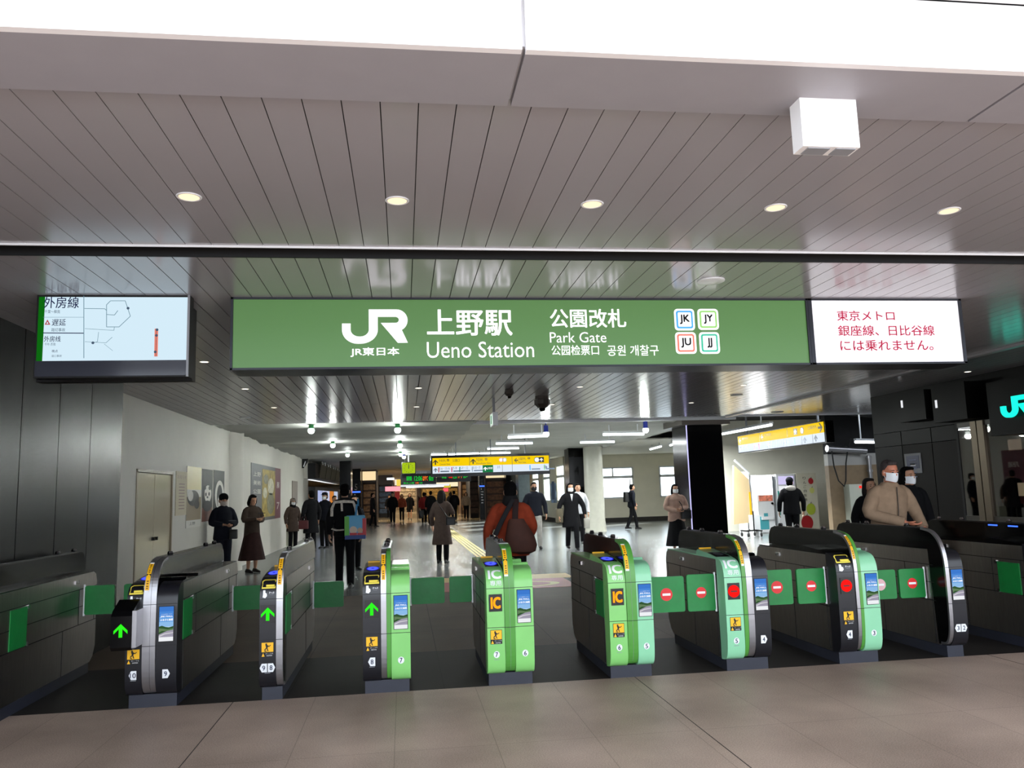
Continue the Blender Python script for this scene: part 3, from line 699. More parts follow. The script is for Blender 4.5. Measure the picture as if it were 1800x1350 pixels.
def gate(name_label, loc_x, L=None, fins=(), R=None, yr=8.0, led=None, numL=None, numR=None, screen=None, reader=None, slot=False, flaps=(), stored=(), side='', top='k', poster_dark=False, group='automatic ticket gates'):
    xs = ([L[0], L[1]] if L else []) + [f[0] for f in fins] + [fins[-1][1]] + ([R[0], R[1]] if R else [])
    X0, X1 = min(xs), max(xs); y0 = 6.64
    t = thing('ticket_gate', name_label, 'ticket gate', ((X0 + X1) / 2, 7.2, 0), group)
    # plinth
    MB().box(X0 + .012, X1 - .012, 6.585, yr - .12, 0, .095).build('plinth', M_plinth, t)
    # steel body
    fx0, fx1 = fins[0][0], fins[-1][1]
    bz = .895; pr = [(6.65, .09), (yr - .12, .09), (yr - .05, .13), (yr, .22), (yr, .80), (yr - .03, .87), (yr - .09, bz), (6.65, bz)]
    MB().yz(pr, X0 + .004, X1 - .004).build('body', M_steel, t)
    # side seams and recess
    b = MB()
    for xs_, sg_ in ((X0 + .004, -1), (X1 - .004, 1)):
        a, c = (xs_ - .0025, xs_ + .001) if sg_ < 0 else (xs_ - .001, xs_ + .0025)
        for z in (.765, .46): b.box(a, c, 6.66, yr - .002, z - .003, z + .003, M_seam)
        b.box(a, c, 6.66, yr - .002, .612, .617, M_seam)
        for y in (6.70, 7.06, yr - .42, yr - .06): b.box(a, c, y, y + .005, .46 if y != 6.70 else .1, .765, M_seam)
        b.box(a, c, yr - .75, yr - .745, .09, .46, M_seam)
    b.build('side_seam', M_seam, t)
    for (sd, sy, z0_, z1_) in stored:
        x = X0 + .004 if sd == 'L' else X1 - .004; s = -1 if sd == 'L' else 1
        a, c = sorted((x, x + s * .006)); MB().box(a, c, sy, sy + .27, z0_, z1_).build('folded_flap', M_flap, t)
        b = MB()
        for z in (z0_ - .005, z1_ - .02): b.box(a - .004, c + .004, sy + .275, sy + .30, z, z + .03)
        b.build('hinge', M_chrome, t)
    b = MB()
    for x, s in ((X0 + .004, -1), (X1 - .004, 1)):
        a, c = sorted((x, x + s * .008)); b.box(a, c, yr - .52, yr - .44, .82, .85)
    b.build('latch', M_chrome, t)
    # front panels
    for P_, nm, nk in ((L, 'L', numL), (R, 'R', numR)):
        if not P_: continue
        a, c, col = P_; m = COLS[col]
        pts = FRONT + [(6.66, .085)]
        fp = MB().yz(pts, a + .001, c - .001).build('front_panel', m, t, smooth=True)
        b = MB(); tp = [(6.66, .894), (6.66, .908), (6.80, .925), (7.08, .95), (7.10, .938), (7.12, .905), (yr - .1, .905), (yr - .05, .894)] if nm == 'L' else [(6.66, .894), (6.66, .908), (6.72, .912), (6.735, .93), (6.76, .93), (6.77, .902), (7.1, .902), (7.11, .925), (7.2, .925), (7.21, .902), (yr - .1, .902), (yr - .05, .894)]
        b.yz(tp, a + .001, c - .001, COLS[col] if col != 'k' else M_blk)
        if nm == 'R': b.box(a + .01, c - .01, 6.80, 7.08, .9025, .9035, mat('smoked_plate', '#5d5347', .2))
        b.build('top_panel', None, t, smooth=True)
        b = MB()
        for z in SEAMS: s_ = PF.sz(z); PF.strip(b, a, c, s_ - .002, s_ + .002, -.002, .0012, M_seam)
        b.build('panel_seam', M_seam, t)
        xc = (a + c) / 2
        if nk:
            b = MB()
            for k, (tx, st) in enumerate(nk if isinstance(nk, list) else [nk]):
                off = 0 if not isinstance(nk, list) else (-.027, .027)[k]
                badge(b, xc + off, .25, tx, st)
            if nm == 'L': s_ = PF.sz(.213); PF.strip(b, xc - .02, xc + .02, s_ - .004, s_, 0, .002, M_grey)
            b.build('number_badge', None, t)
    # fin with glossy sides and bands down the front
    fr_ = [(6.66, .10)] + FINP[1:] + [(yr - .12, 1.085), (yr - .05, 1.07), (yr - .01, 1.03), (yr + .02, .96), (yr + .02, .90), (6.7, .90)]
    pf = [(max(y, 6.50) + .012, z - .004 if z > 1.0 else z) for y, z in fr_]
    MB().yz(pf, fx0 + .003, fx1 - .003).build('fin', M_blk, t, smooth=True)
    N = len(FINP)
    for a, c, col in fins:
        b = MB()
        outer = FINP; inner = []
        for i, (y, z) in enumerate(FINP):
            p = PN.at(PN.c[i], -.02); inner.append((p.y, p.z))
        vs = []; 
        for i in range(N - 1):
            q = [outer[i], outer[i + 1], inner[i + 1], inner[i]]
            b.yz(q, a + .0008, c - .0008)
        b.build('band', COLS[col], t, smooth=False)
        for p in list(t.children)[-1].data.polygons: pass
    b = MB(); b.box(fx0 + .001, fx1 - .001, 6.78, yr - .12, 1.075, 1.0865)
    b.build('fin_rail', M_band if top == 's' else mat('dark_rail', '#3b3a3c', .25, metal=.6), t)
    b = MB()
    for z in SEAMS: s_ = PN.sz(z); PN.strip(b, fx0, fx1, s_ - .002, s_ + .002, -.002, .0012, M_seam)
    if len(fins) > 1:
        for a, c, _ in fins[1:]: PN.strip(b, a - .0007, a + .0007, PN.sz(.13), PN.c[-1], -.002, .0012, M_grey if fins[0][2] == 'd' and fins[1][2] == 'd' else M_seam)
    b.build('band_seam', None if len(fins) > 1 else M_seam, t)
    for y in (yr - .55, yr - .2, 7.0): MB().lathe([(.02, 0), (.024, .012), (.016, .028)], ((fx0 + fx1) / 2, y, 1.0865), n=12).build('fin_sensor', M_chrome, t, smooth=True)
    if L:
        a, c, col = L; xc = (a + c) / 2; w = c - a
        b = MB(); sticker_strip(b, fins[0][0] + .006, min(fins[0][1] - .004, fins[0][0] + .036)); b.build('warning_label', None, t)
        b = MB(); caution(b, xc, .438); b.build('caution_sticker', None, t)
        # main LED pictogram
        yf = PF.at(PF.sz(.645), .002).y; fr = Fr((xc, yf, .645), (1, 0, 0), (0, 0, 1)); b = MB()
        rect(b, fr, -.052, .052, -.066, .066, 0, .003, mat('display_black', '#120608' if led == 'ic' else '#0c0c0e', .25))
        if led == 'arrow': arrow_up(b, fr, 0, 0, .098, .003, .005, E_arrow)
        if led == 'ic': text(b, 'IC', fr, -.038, .040, -.045, .045, .005, E_or, .045)
        if led == 'stop': disc(b, fr, 0, 0, .05, .003, .005, E_red); rect(b, fr, -.027, .027, -.006, .006, .005, .007, mat('dim_bar', '#5a0606', .5))
        b.build('display', None, t)
        if slot:
            b = MB(); s0, s1 = PF.sz(.83), PF.sz(.885) + .012; tk = .006
            pts = [(xc - w * .40, s0), (xc + w * .42, s0), (xc + w * .42, s1 - .01), (xc + w * .36, s1), (xc - w * .28, s1), (xc - w * .40, s1 - .02)]
            ins = [(xc + (x - xc) * .86, (s0 + s1) / 2 + (y - (s0 + s1) / 2) * .74) for x, y in pts]
            for i in range(len(pts)):
                j = (i + 1) % len(pts); q = [pts[i], pts[j], ins[j], ins[i]]
                vv = [(x, PF.at(s, .004).y, PF.at(s, .004).z) for x, s in q]; b.add(vv, [(0, 1, 2, 3)], M_yel2)
            PF.strip(b, xc - w * .14, xc + w * .34, s0 + .014, s0 + .030, 0, .006, M_yel2)
            b.build('ticket_slot', None, t)
            b = MB(); s_ = PF.sz(.79)
            PF.shape(b, [(xc - w * .32, s_ - .022), (xc - w * .16, s_ - .028), (xc - w * .06, s_ - .014), (xc - w * .07, s_ + .004), (xc - w * .16, s_ + .012), (xc - w * .17, s_ + .03), (xc - w * .30, s_ + .03), (xc - w * .30, s_)], .003, M_white)
            PF.text(b, 'きっぷ', xc + w * .06, xc + w * .36, s_ + .004, s_ + .018, .003, M_white, .02); PF.text(b, 'TICKET', xc + w * .08, xc + w * .34, s_ - .008, s_ - .001, .003, M_grey)
            b.build('ticket_mark', None, t)
        elif col in 'gm':
            b = MB(); s0 = PF.sz(.826)
            PF.text(b, 'IC', xc - w * .36, xc + w * .38, s0, s0 + .085, .003, M_white, .04)
            PF.text(b, '専用', xc - w * .27, xc + w * .36, s0 - .052, s0 - .012, .003, M_white, .01)
            b.build('lettering', None, t)
        if reader:
            s0 = PF.c[len(FRONT) - 1] + .015; s1 = s0 + .20
            b = MB(); PF.strip(b, a + .014, c - .014, s0, s1, 0, .003, mat('reader_black', '#08080c', .15))
            sc = (s0 + s1) / 2 + .01
            el = lambda k: [(xc + w * .33 * k * math.cos(2 * PI * i / 26), sc + .075 * k * math.sin(2 * PI * i / 26)) for i in range(26)]
            if reader == 'on':
                PF.shape(b, el(1.1), .0036, E_blued); PF.shape(b, el(.92), .0042, E_blue); PF.shape(b, el(.28), .0048, E_blued)
            else:
                PF.shape(b, el(.8), .0036, mat('reader_off', '#3c3f48', .3))
            b.build('card_reader', None, t)
            b = MB(); b.box(a + .02, c - .02, 7.085, 7.10, .95, .962); b.build('reader_edge', M_yel, t)
    if screen:
        a, c, col = screen; xc = (a + c) / 2; yf = PF.at(PF.sz(.61), .002).y; fr = Fr((xc, yf, .61), (1, 0, 0), (0, 0, 1)); b = MB(); W, H = .051, .125
        rect(b, fr, -W - .004, W + .004, -H - .004, H + .004, -.004, .0015, M_seam)
        bands = [(.125, '#3f7fd8'), (.09, '#4f90e2'), (.05, '#6aa8ec'), (.015, '#93c4f4'), (-.02, '#c4e0f8'), (-.045, None)]
        for (z1, cc), (z0, _) in zip(bands, bands[1:]):
            rect(b, fr, -W, W, z0, z1, .0015, .003, E('sky_' + cc[1:], cc, .9))
        rect(b, fr, -W, W, -.095, -.045, .0015, .003, E_road); rect(b, fr, -W, W, -H, -.095, .0015, .003, E_wht)
        poly(b, fr, [(-W, -.075), (-W, -.018), (-.03, -.012), (-.005, -.022), (.02, -.026), (W, -.018), (W, -.04), (.01, -.05), (-.02, -.062)], .003, .004, E_hill)
        poly(b, fr, [(-W, -.03), (-.02, -.034), (.01, -.04), (W, -.034), (W, -.045), (.0, -.052), (-.03, -.05), (-W, -.06)], .004, .0045, E('hill_light', '#7da070', .6))
        poly(b, fr, [(-W, -.084), (-.01, -.068), (W, -.062), (W, -.068), (-.01, -.076), (-W, -.094)], .004, .005, E('road_light', '#e6e2ea', .8))
        text(b, 'JRE MALL', fr, -.042, .046, .046, .060, .004, E_txt, .03); text(b, 'ふるさと納税', fr, -.044, .048, .022, .038, .004, E_txt, .03); text(b, '人と地域をつなぐ', fr, -.036, .040, .068, .073, .004, E_txt, 0)
        b.build('advert_screen', None, t)
    # flaps
    for fl in flaps:
        sd, y, l, z0_, z1_, sgn = fl
        x = X0 if sd == 'L' else X1; d = -1 if sd == 'L' else 1
        MB().tube([(x + d * .012, y, z0_ - .01), (x + d * .012, y, z1_ + .01)], .009, n=10).build('hinge', M_whitem, t, smooth=True)
        a, c = sorted((x + d * .02, x + d * l)); fr = FY(y - .014); b = MB()
        rr = rrect(a, c, z0_, z1_, .018); nn = 8; mv = []
        b.prism([fr.p(u, v) for u, v in rr], Vector((0, .026, 0)))
        f = b.build('flap', M_flap, t)
        if sgn:
            b = MB(); xc = (a + c) / 2 + d * .0 ; disc(b, fr, xc, (z0_ + z1_) / 2, sgn[1] if len(sgn) > 1 else .05, 0, .002, mat('sign_red', '#d42024', .4) if sgn[0] == 'r' else mat('sign_faded', '#d9a9ac', .4))
            rect(b, fr, xc - .034, xc + .034, (z0_ + z1_) / 2 - .009, (z0_ + z1_) / 2 + .009, .002, .003, M_whitem); b.build('no_entry_mark', None, f)
    return t
gB = gate('black gate with steel stripe and protruding green arrow box, lane 10 and 9', 0, L=(-2.05, -1.93, 'k'), fins=[(-1.93, -1.875, 's'), (-1.875, -1.835, 's')], R=(-1.835, -1.685, 'k'), yr=8.75, led=None, numL=('10', 'left'), numR=('9', 'right'),
     screen=(-1.825, -1.70, 'k'), reader='on', slot=True, flaps=[('L', 7.86, .45, .536, .79, None), ('R', 8.45, .30, .44, .67, None)], stored=[('R', 6.665, .465, .755)])
b = MB(); b.yz([(6.50, .455), (6.36, .455), (6.33, .48), (6.33, .70), (6.36, .735), (6.50, .80)], -2.10, -1.955, M_blk)
b.box(-1.955, -1.925, 6.335, 6.5, .475, .735, M_band); fr = FY(6.329); arrow_up(b, fr, -2.03, .60, .095, 0, .003, E_arrow)
b.build('arrow_box', None, gB)
gC = gate('narrow black gate with steel right edge and green arrow, badge 9 8', 0, L=(-1.092, -.967, 'k'), fins=[(-.967, -.917, 's')], yr=8.75, led='arrow', numL=[('9', 'left'), ('8', 'right')], reader='on', slot=True, top='s',
     flaps=[('L', 8.45, .28, .44, .67, None), ('R', 8.5, .31, .42, .67, None)], stored=[('R', 6.665, .465, .755)])
gD = gate('half black half green gate with green arrow, badges 8 and 7', 0, L=(-.322, -.183, 'k'), fins=[(-.183, -.140, 's'), (-.140, -.106, 'd')], R=(-.106, .042, 'g'), yr=8.0, led='arrow', numL=('8', 'left'), numR=('7', 'circle'), screen=(-.096, .034, 'g'), reader='on', slot=True, top='s',
     flaps=[('R', 7.7, .325, .51, .745, None)])
gE = gate('all green gate with orange IC display, badges 7 and 6', 0, L=(.638, .779, 'g'), fins=[(.779, .82, 'd'), (.82, .86, 'd')], R=(.86, 1.01, 'g'), yr=7.9, led='ic', numL=('7', 'circle'), numR=('6', 'circle'), screen=(.868, 1.0, 'g'), reader='on', top='s',
     flaps=[('L', 7.7, .225, .51, .745, None)])
gF = gate('green gate with pale green right side and orange IC display, badges 6 and 5', 0, L=(1.622, 1.768, 'g'), fins=[(1.768, 1.81, 'd'), (1.81, 1.852, 'd')], R=(1.852, 1.987, 'm'), yr=8.0, led='ic', numL=('6', 'circle'), numR=('5', 'circle'), screen=(1.862, 1.982, 'm'), reader='on',
     flaps=[('R', 6.70, .335, .475, .765, ('r', .052))], stored=[('L', 6.665, .46, .755)])
gG = gate('pale green and black gate with IC lettering and red stop light, badges 5 and 4', 0, L=(2.60, 2.751, 'm'), fins=[(2.751, 2.785, 'd'), (2.785, 2.839, 's')], R=(2.839, 2.98, 'k'), yr=8.0, led='stop', numL=('5', 'circle'), numR=('4', 'right'), screen=(2.847, 2.972, 'k'), reader='off',
     flaps=[('L', 6.68, .26, .475, .775, ('r', .045)), ('R', 6.70, .30, .49, .78, ('r', .052))])
gH = gate('black and pale green gate with red stop light, badges 4 and 3', 0, L=(3.585, 3.741, 'k'), fins=[(3.741, 3.772, 's'), (3.772, 3.802, 'd')], R=(3.802, 3.957, 'm'), yr=8.05, led='stop', numL=('4', 'left'), numR=('3', 'circle'), screen=(3.83, 3.95, 'm'), reader=None, slot=True,
     flaps=[('L', 6.68, .27, .49, .78, ('r', .045)), ('R', 6.77, .32, .48, .73, ('p', .05))])
gI = gate('narrow black gate with steel left edge and lit advert, badge 3 2', 0, fins=[(4.57, 4.604, 's')], R=(4.604, 4.743, 'k'), yr=8.2, numR=[('3', 'left'), ('2', 'right')], screen=(4.615, 4.735, 'k'),
     flaps=[('L', 6.77, .26, .48, .73, ('r', .045))])
gJ = gate('black gate at the right edge with two blue light bars on its side', 0, L=(5.45, 5.60, 'k'), fins=[(5.60, 5.65, 's')], R=(5.65, 5.80, 'k'), yr=8.2, led='stop', slot=True, stored=[('L', 6.72, .46, .735)])
b = MB(); E_bar = E('blue_bar', '#3a66ff', 2.2)
for u in (1740, 1775):
    p = onX(u, 923 + (u - 1740) * .06, 5.602); b.box(5.598, 5.603, p.y - .10, p.y + .02, p.z - .004, p.z + .008, E_bar)
b.build('blue_light_bar', None, gJ)
gA = gate('steel-sided wide gate at the far left edge, only its side showing', 0, L=(-3.13, -3.02, 'k'), fins=[(-3.02, -2.97, 's')], R=(-2.97, -2.85, 'k'), yr=9.1, flaps=[('R', 8.76, .27, .536, .79, None)], stored=[('R', 7.4, .465, .755)])
gA.location.y -= .9
# ================================================================ PEOPLE
def remesh(mb, name, m, parent, vox, sm=4, frames=None):
    me = mb.mesh('tmp', Vector((0, 0, 0)))
    o = bpy.data.objects.new('tmp', me); COL.objects.link(o)
    r = o.modifiers.new('r', 'REMESH'); r.mode = 'VOXEL'; r.voxel_size = vox; r.use_smooth_shade = True
    if sm: s = o.modifiers.new('s', 'SMOOTH'); s.iterations = sm; s.factor = .5
    dg = bpy.context.evaluated_depsgraph_get(); n = bpy.data.meshes.new_from_object(o.evaluated_get(dg)); n.name = name
    bpy.data.objects.remove(o); bpy.data.meshes.remove(me)
    n.materials.clear(); n.materials.append(m)
    for p in n.polygons: p.use_smooth = True
    q = bpy.data.objects.new(name, n); COL.objects.link(q); q.parent = parent; ORG[q] = ORG[parent]
    return q
def ering(c, rx, ry, n=20, tilt=0):
    return [Vector(c) + Vector((rx * math.cos(2 * PI * j / n), ry * math.sin(2 * PI * j / n), tilt * math.sin(2 * PI * j / n))) for j in range(n)]
SKIN = mat('skin', '#b98a6e', .55, noise=.05); SKINR = mat('skin_warm', '#c07a5e', .5, noise=.05)
HAIR = mat('hair_black', '#070606', .95, spec=.15, noise=.2, nscale=60); HAIRG = mat('hair_grey', '#3a3230', .8, noise=.3, nscale=60); HAIRB = mat('hair_brown', '#120b08', .9, noise=.25, nscale=60)
MASK = mat('face_mask', '#eceef0', .7)
def cloth_m(name, col, r=.9): return mat(name, col, r, spec=.25,  noise=.12, nscale=14, bump=.25, bscale=18)
DARK = cloth_m('dark_cloth', '#0e0e11'); DARK2 = cloth_m('navy_cloth', '#14161f'); SHOE = mat('shoe_black', '#0b0b0b', .4)
def arm_pts(side, elbow, wrist, sh=(0.185, 0.0, 1.40)):
    return [Vector((side * sh[0], sh[1], sh[2])), Vector(elbow), Vector(wrist)]
def bend(P, k=5):
    """sample a softly bent limb"""
    a, b, c = P; out = []
    for i in range(k): out.append(a.lerp(b, i / k))
    for i in range(k + 1): out.append(b.lerp(c, i / k))
    for _ in range(1):
        out = [out[0]] + [(out[i - 1] + out[i] * 2 + out[i + 1]) / 4 for i in range(1, len(out) - 1)] + [out[-1]]
    return out
def lerpr(rs, n): 
    out = []
    for i in range(n):
        t = i / (n - 1) * (len(rs) - 1); k = min(int(t), len(rs) - 2); out.append(rs[k] + (rs[k + 1] - rs[k]) * (t - k))
    return out
def person(label, x, y, h=1.68, rot=0, top='coat', topc=None, hem=.80, leg='trousers', legc=None, skirt_hem=.4, hair='short', hairc=None, mask=None, detail=1, armL=None, armR=None,
           feet=None, lean=0, turn=0, nod=0, width=1.0, hat=None, hood=None, scarf=None, shoec=None, hide_legs=False, group=None, skin=None, collar=None, z=0, lapel=None, lx=0):
    """local space: faces -y, metres for a 1.70 m figure; armL / armR = (elbow, wrist); detail 2 near, 1 middle, 0 far"""
    t = thing('person', label, 'person', (x, y, z), group)
    ORG[t] = Vector((0, 0, 0)); t.rotation_euler = (0, 0, rot); t.scale = (h / 1.70,) * 3
    skin = skin or SKIN; topc = topc or DARK; legc = legc or DARK; hairc = hairc or HAIR; shoec = shoec or SHOE
    vox = {2: .0085, 1: .013, 0: .02}[detail]; W = width
    LN = lambda z_: Vector((lx * max(0, z_ - .9), -lean * max(0, z_ - .9), 0))
    eL, wL = armL or ((.25 * W, .03, 1.12), (.255 * W, -.05, .87)); eR, wR = armR or ((-.25 * W, .03, 1.12), (-.255 * W, -.05, .87))
    feet = feet or ((.09, .0, 0), (-.09, .0, 0))
    arms = []
    for sd, e, w_ in ((1, eL, wL), (-1, eR, wR)):
        s_ = Vector((sd * .165 * W, 0, 1.385)) + LN(1.385); arms.append((sd, s_, Vector(e) + LN(e[2]), Vector(w_) + LN(w_[2])))
    hc = Vector((0, -.012, 1.575)) + LN(1.575); rh = Matrix.Rotation(turn, 3, 'Z') @ Matrix.Rotation(nod, 3, 'X')
    Hd = lambda p: hc + rh @ (Vector(p))
    def hell(b, c, r, n=18, k=12):
        q = MB().ell((0, 0, 0), r, n=n, k=k); b.add([Hd(Vector(c) + p) for p in q.v], q.f)
    # --- body, one continuous skin
    b = MB()
    hell(b, (0, .012, .035), (.074, .092, .088)); hell(b, (0, -.022, -.02), (.062, .070, .078)); hell(b, (0, -.045, -.075), (.036, .040, .032))
    hell(b, (0, -.094, -.012), (.012, .018, .022), 10, 6); hell(b, (0, -.086, .014), (.009, .012, .030), 8, 6)
    hell(b, (.076, .01, -.01), (.012, .02, .034), 10, 6); hell(b, (-.076, .01, -.01), (.012, .02, .034), 10, 6)
    hell(b, (.028, -.068, .022), (.026, .018, .009), 8, 6); hell(b, (-.028, -.068, .022), (.026, .018, .009), 8, 6); hell(b, (0, -.086, -.052), (.022, .010, .009), 8, 6)
    b.tube([Vector((0, .012, 1.36)) + LN(1.36), Vector((0, .008, 1.46)) + LN(1.46), hc + Vector((0, .012, -.02))], [.058, .052, .055], n=14)
    b.loft([ering(Vector((0, 0, z_)) + LN(z_), rx * W, ry, 18) for z_, rx, ry in ((.86, .14, .09), (.95, .15, .10), (1.08, .125, .085), (1.25, .15, .10), (1.36, .155, .085), (1.42, .07, .055))])
    for sd, s_, e, w_ in arms:
        P = bend([s_ + Vector((-sd * .02, 0, -.04)), e, w_]); b.tube(P, lerpr([.034, .040, .036, .036, .026], len(P)), n=12)
        d = (w_ - e).normalized(); sidev = Vector((0, -1, 0)) if abs(d.y) < .8 else Vector((0, 0, 1)); ax = d.cross(sidev).normalized(); sidev = ax.cross(d).normalized()
        # palm, four curled fingers, thumb
        pc = w_ + d * .045; b.tube([w_, w_ + d * .03, w_ + d * .085], [.024, .036, .036], n=10, flat=.5, side=sidev)
        inw = ax * (-1 if ax.dot(Vector((sd, 0, 0))) > 0 else 1)
        if abs(ax.x) < .3: inw = Vector((0, 0, 1)) if w_.z > e.z - .05 and detail else inw
        fr_ = .0095 if detail == 2 else .012
        for k, L in enumerate((.066, .075, .070, .056)):
            o_ = w_ + d * .082 + sidev * (.027 - .018 * k)
            b.tube([o_, o_ + d * L * .45 + inw * .006, o_ + d * L * .8 + inw * .022, o_ + d * L * .9 + inw * .042], [fr_, fr_, fr_ * .92, fr_ * .8], n=8)
        o_ = w_ + d * .03 + sidev * .03; b.tube([o_, o_ + d * .03 + sidev * .022 + inw * .01, o_ + d * .062 + sidev * .026 + inw * .024], [.013, .012, .010], n=8)
    legs = []
    for sd, f in ((1, feet[0]), (-1, feet[1])):
        a = Vector((f[0], f[1], .09 + f[2])); hp = Vector((sd * .085, 0, .90)); kn = (a + hp) / 2 + Vector((0, -.03 - abs(f[1]) * .12 - f[2] * .4, .02)); legs.append((sd, hp, kn, a))
        if not hide_legs:
            P = bend([hp, kn, a]); b.tube(P, lerpr([.078, .068, .048, .05, .034], len(P)), n=12)
    remesh(b, 'body', skin, t, vox, 3 if detail == 2 else 2)
    # --- shoes, legs
    if not hide_legs:
        for sd, hp, kn, a in legs:
            s = MB(); g = a.z - .09
            s.loft([[Vector((a.x + r * math.cos(2 * PI * j / 14) * .5, a.y + yy, g + .002 + zz + hh * math.sin(2 * PI * j / 14) * .5 + hh * .5)) for j in range(14)] for yy, r, zz, hh in ((.085, .05, .0, .06), (.05, .075, 0, .10), (0, .075, 0, .105), (-.06, .085, 0, .075), (-.12, .09, 0, .055), (-.165, .07, 0, .042), (-.18, .03, 0, .03))])
            s.build('shoe', shoec, t, smooth=True)
        if leg == 'trousers':
            s = MB()
            for sd, hp, kn, a in legs: P = bend([hp, kn, a + Vector((0, 0, -.03))]); s.tube(P, lerpr([.098, .09, .070, .068, .058], len(P)), n=14)
            s.loft([ering((0, .005, z_), rx * W, ry, 18) for z_, rx, ry in ((.80, .13, .10), (.88, .165, .12), (.96, .158, .115), (1.02, .15, .108))])
            remesh(s, 'trousers', legc, t, max(vox, .011), 3)
        else:
            s = MB(); fl = .30 if skirt_hem < .5 else .2; R = []
            for i, z_ in enumerate([skirt_hem, skirt_hem + .01] + [skirt_hem + (1.0 - skirt_hem) * k / 6 for k in range(1, 7)]):
                f = (1.0 - z_) / (1.0 - skirt_hem); R.append([Vector((( .145 + (fl - .145) * f) * math.cos(2 * PI * j / 40) * (1 + .03 * f * math.sin(j * 1.57)), (.11 + (fl * .8 - .11) * f) * math.sin(2 * PI * j / 40) * (1 + .03 * f * math.sin(j * 1.57)), z_)) for j in range(40)])
            s.loft(R); s.build('skirt', legc, t, smooth=True)
    # --- top
    s = MB(); flare = 0 if hem > .75 else (.80 - hem) * .16
    R = [(hem, .185 + flare, .135 + flare * .6), (hem + .03, .19 + flare, .14 + flare * .6), (.95, .178, .135), (1.08, .168, .13), (1.22, .178, .135), (1.33, .185, .13), (1.40, .155, .105), (1.44, .10, .08), (1.475, .068, .07)]
    R = [r for i, r in enumerate(R) if i < 2 or r[0] > hem + .05]
    s.loft([ering(Vector((0, .005, z_)) + LN(z_), rx * W, ry, 26) for z_, rx, ry in R])
    for sd, s_, e, w_ in arms:
        P = bend([s_ + Vector((-sd * .004, 0, -.028)), e, w_ - (w_ - e).normalized() * .01]); P = [Vector((s_.x * .45, s_.y, s_.z + .004)), Vector((s_.x * .78, s_.y, s_.z + .0))] + P; s.tube(P, lerpr([.058, .066, .073, .068, .060, .056, .050], len(P)), n=14)
    remesh(s, 'coat' if hem < .75 else 'jacket', topc, t, max(vox, .011), 4)
    if collar or scarf:
        s = MB(); c_ = Vector((0, .01, 0)) + LN(1.47)
        s.loft([ering(c_ + Vector((0, 0, z_)), rx, rx * 1.05, 20, tilt=.015) for z_, rx in ((1.39, .105), (1.44, .108), (1.49, .096), (1.52, .084), (1.515, .07), (1.44, .06))] if scarf else [ering(c_ + Vector((0, 0, z_ - 1.44 - .03)), rx, rx * 1.05, 20, tilt=.015) for z_, rx in ((1.405, .095), (1.44, .092), (1.48, .078), (1.505, .070), (1.50, .058), (1.44, .056))], cap=False)
        s.build('scarf' if scarf else 'collar', scarf or collar, t, smooth=True)
    if hood:
        s = MB(); c_ = Vector((0, .085, 1.44)) + LN(1.44); s.ell(c_, (.125, .055, .075)); s.ell(c_ + Vector((.08, -.06, .0)), (.05, .07, .045)); s.ell(c_ + Vector((-.08, -.06, .0)), (.05, .07, .045)); remesh(s, 'hood', hood, t, max(vox, .012), 4)
    if lapel:
        s = MB(); L0 = LN(1.2)
        s.add([Vector((.035, -.118, 1.42)) + L0, Vector((-.035, -.118, 1.42)) + L0, Vector((0, -.145, 1.24)) + L0, Vector((0, -.10, 1.41)) + L0], [(0, 1, 2), (0, 2, 3), (1, 3, 2), (0, 3, 1)]); s.build('shirt_front', lapel, t)
    # --- hair / hat / mask / eyes
    s = MB(); q = MB()
    if hair != 'none':
        hell(s, (0, .030, .050), (.083, .090, .085)); hell(s, (0, .052, -.005), (.080, .072, .085))
        if hair in ('long', 'bob'):
            L = -.22 if hair == 'long' else -.12
            for sx in (-1, 1): s.tube([Hd((sx * .066, .01, .05)), Hd((sx * .080, .015, -.05)), Hd((sx * .080, .03, L))], [.035, .036, .022], n=10)
            s.tube([Hd((0, .07, .04)), Hd((0, .085, -.08)), Hd((0, .095, L - .03))], [.075, .082, .05], n=12, flat=.55, side=(1, 0, 0))
        hell(s, (0, -.030, .103), (.062, .046, .024))
        remesh(s, 'hair', hairc, t, max(vox, .010), 3)
    if hat:
        s = MB()
        if hat[0] == 'cap':
            hell(s, (0, .012, .085), (.092, .104, .060)); remesh(s, 'cap', hat[1], t, vox, 2); s = MB(); hell(s, (0, -.10, .058), (.066, .055, .010)); s.build('visor', hat[1], t, smooth=True)
        else:
            hell(s, (0, .018, .06), (.094, .104, .088)); remesh(s, 'knit_cap', hat[1], t, vox, 2)
    if mask:
        s = MB(); vs = []; fs = []; nx, ny = 10, 6
        for j in range(ny + 1):
            for i in range(nx + 1):
                a = (i / nx - .5) * 2; zz = .005 - .098 * j / ny + .012 * abs(a) * (1 if j == ny else 0)
                yy = -.102 + .075 * a * a - .008 * math.sin(PI * j / ny) + .012 * (j / ny); vs.append(Hd((a * .070, yy, zz)))
        for j in range(ny):
            for i in range(nx): k = j * (nx + 1) + i; fs.append((k, k + 1, k + nx + 2, k + nx + 1))
        s.add(vs, fs)
        for sx in (-1, 1): s.tube([Hd((sx * .068, -.03, -.005)), Hd((sx * .078, .0, .008))], .0022, n=6); s.tube([Hd((sx * .066, -.028, -.07)), Hd((sx * .078, .004, -.02))], .0022, n=6)
        s.build('face_mask', mask, t, smooth=True)
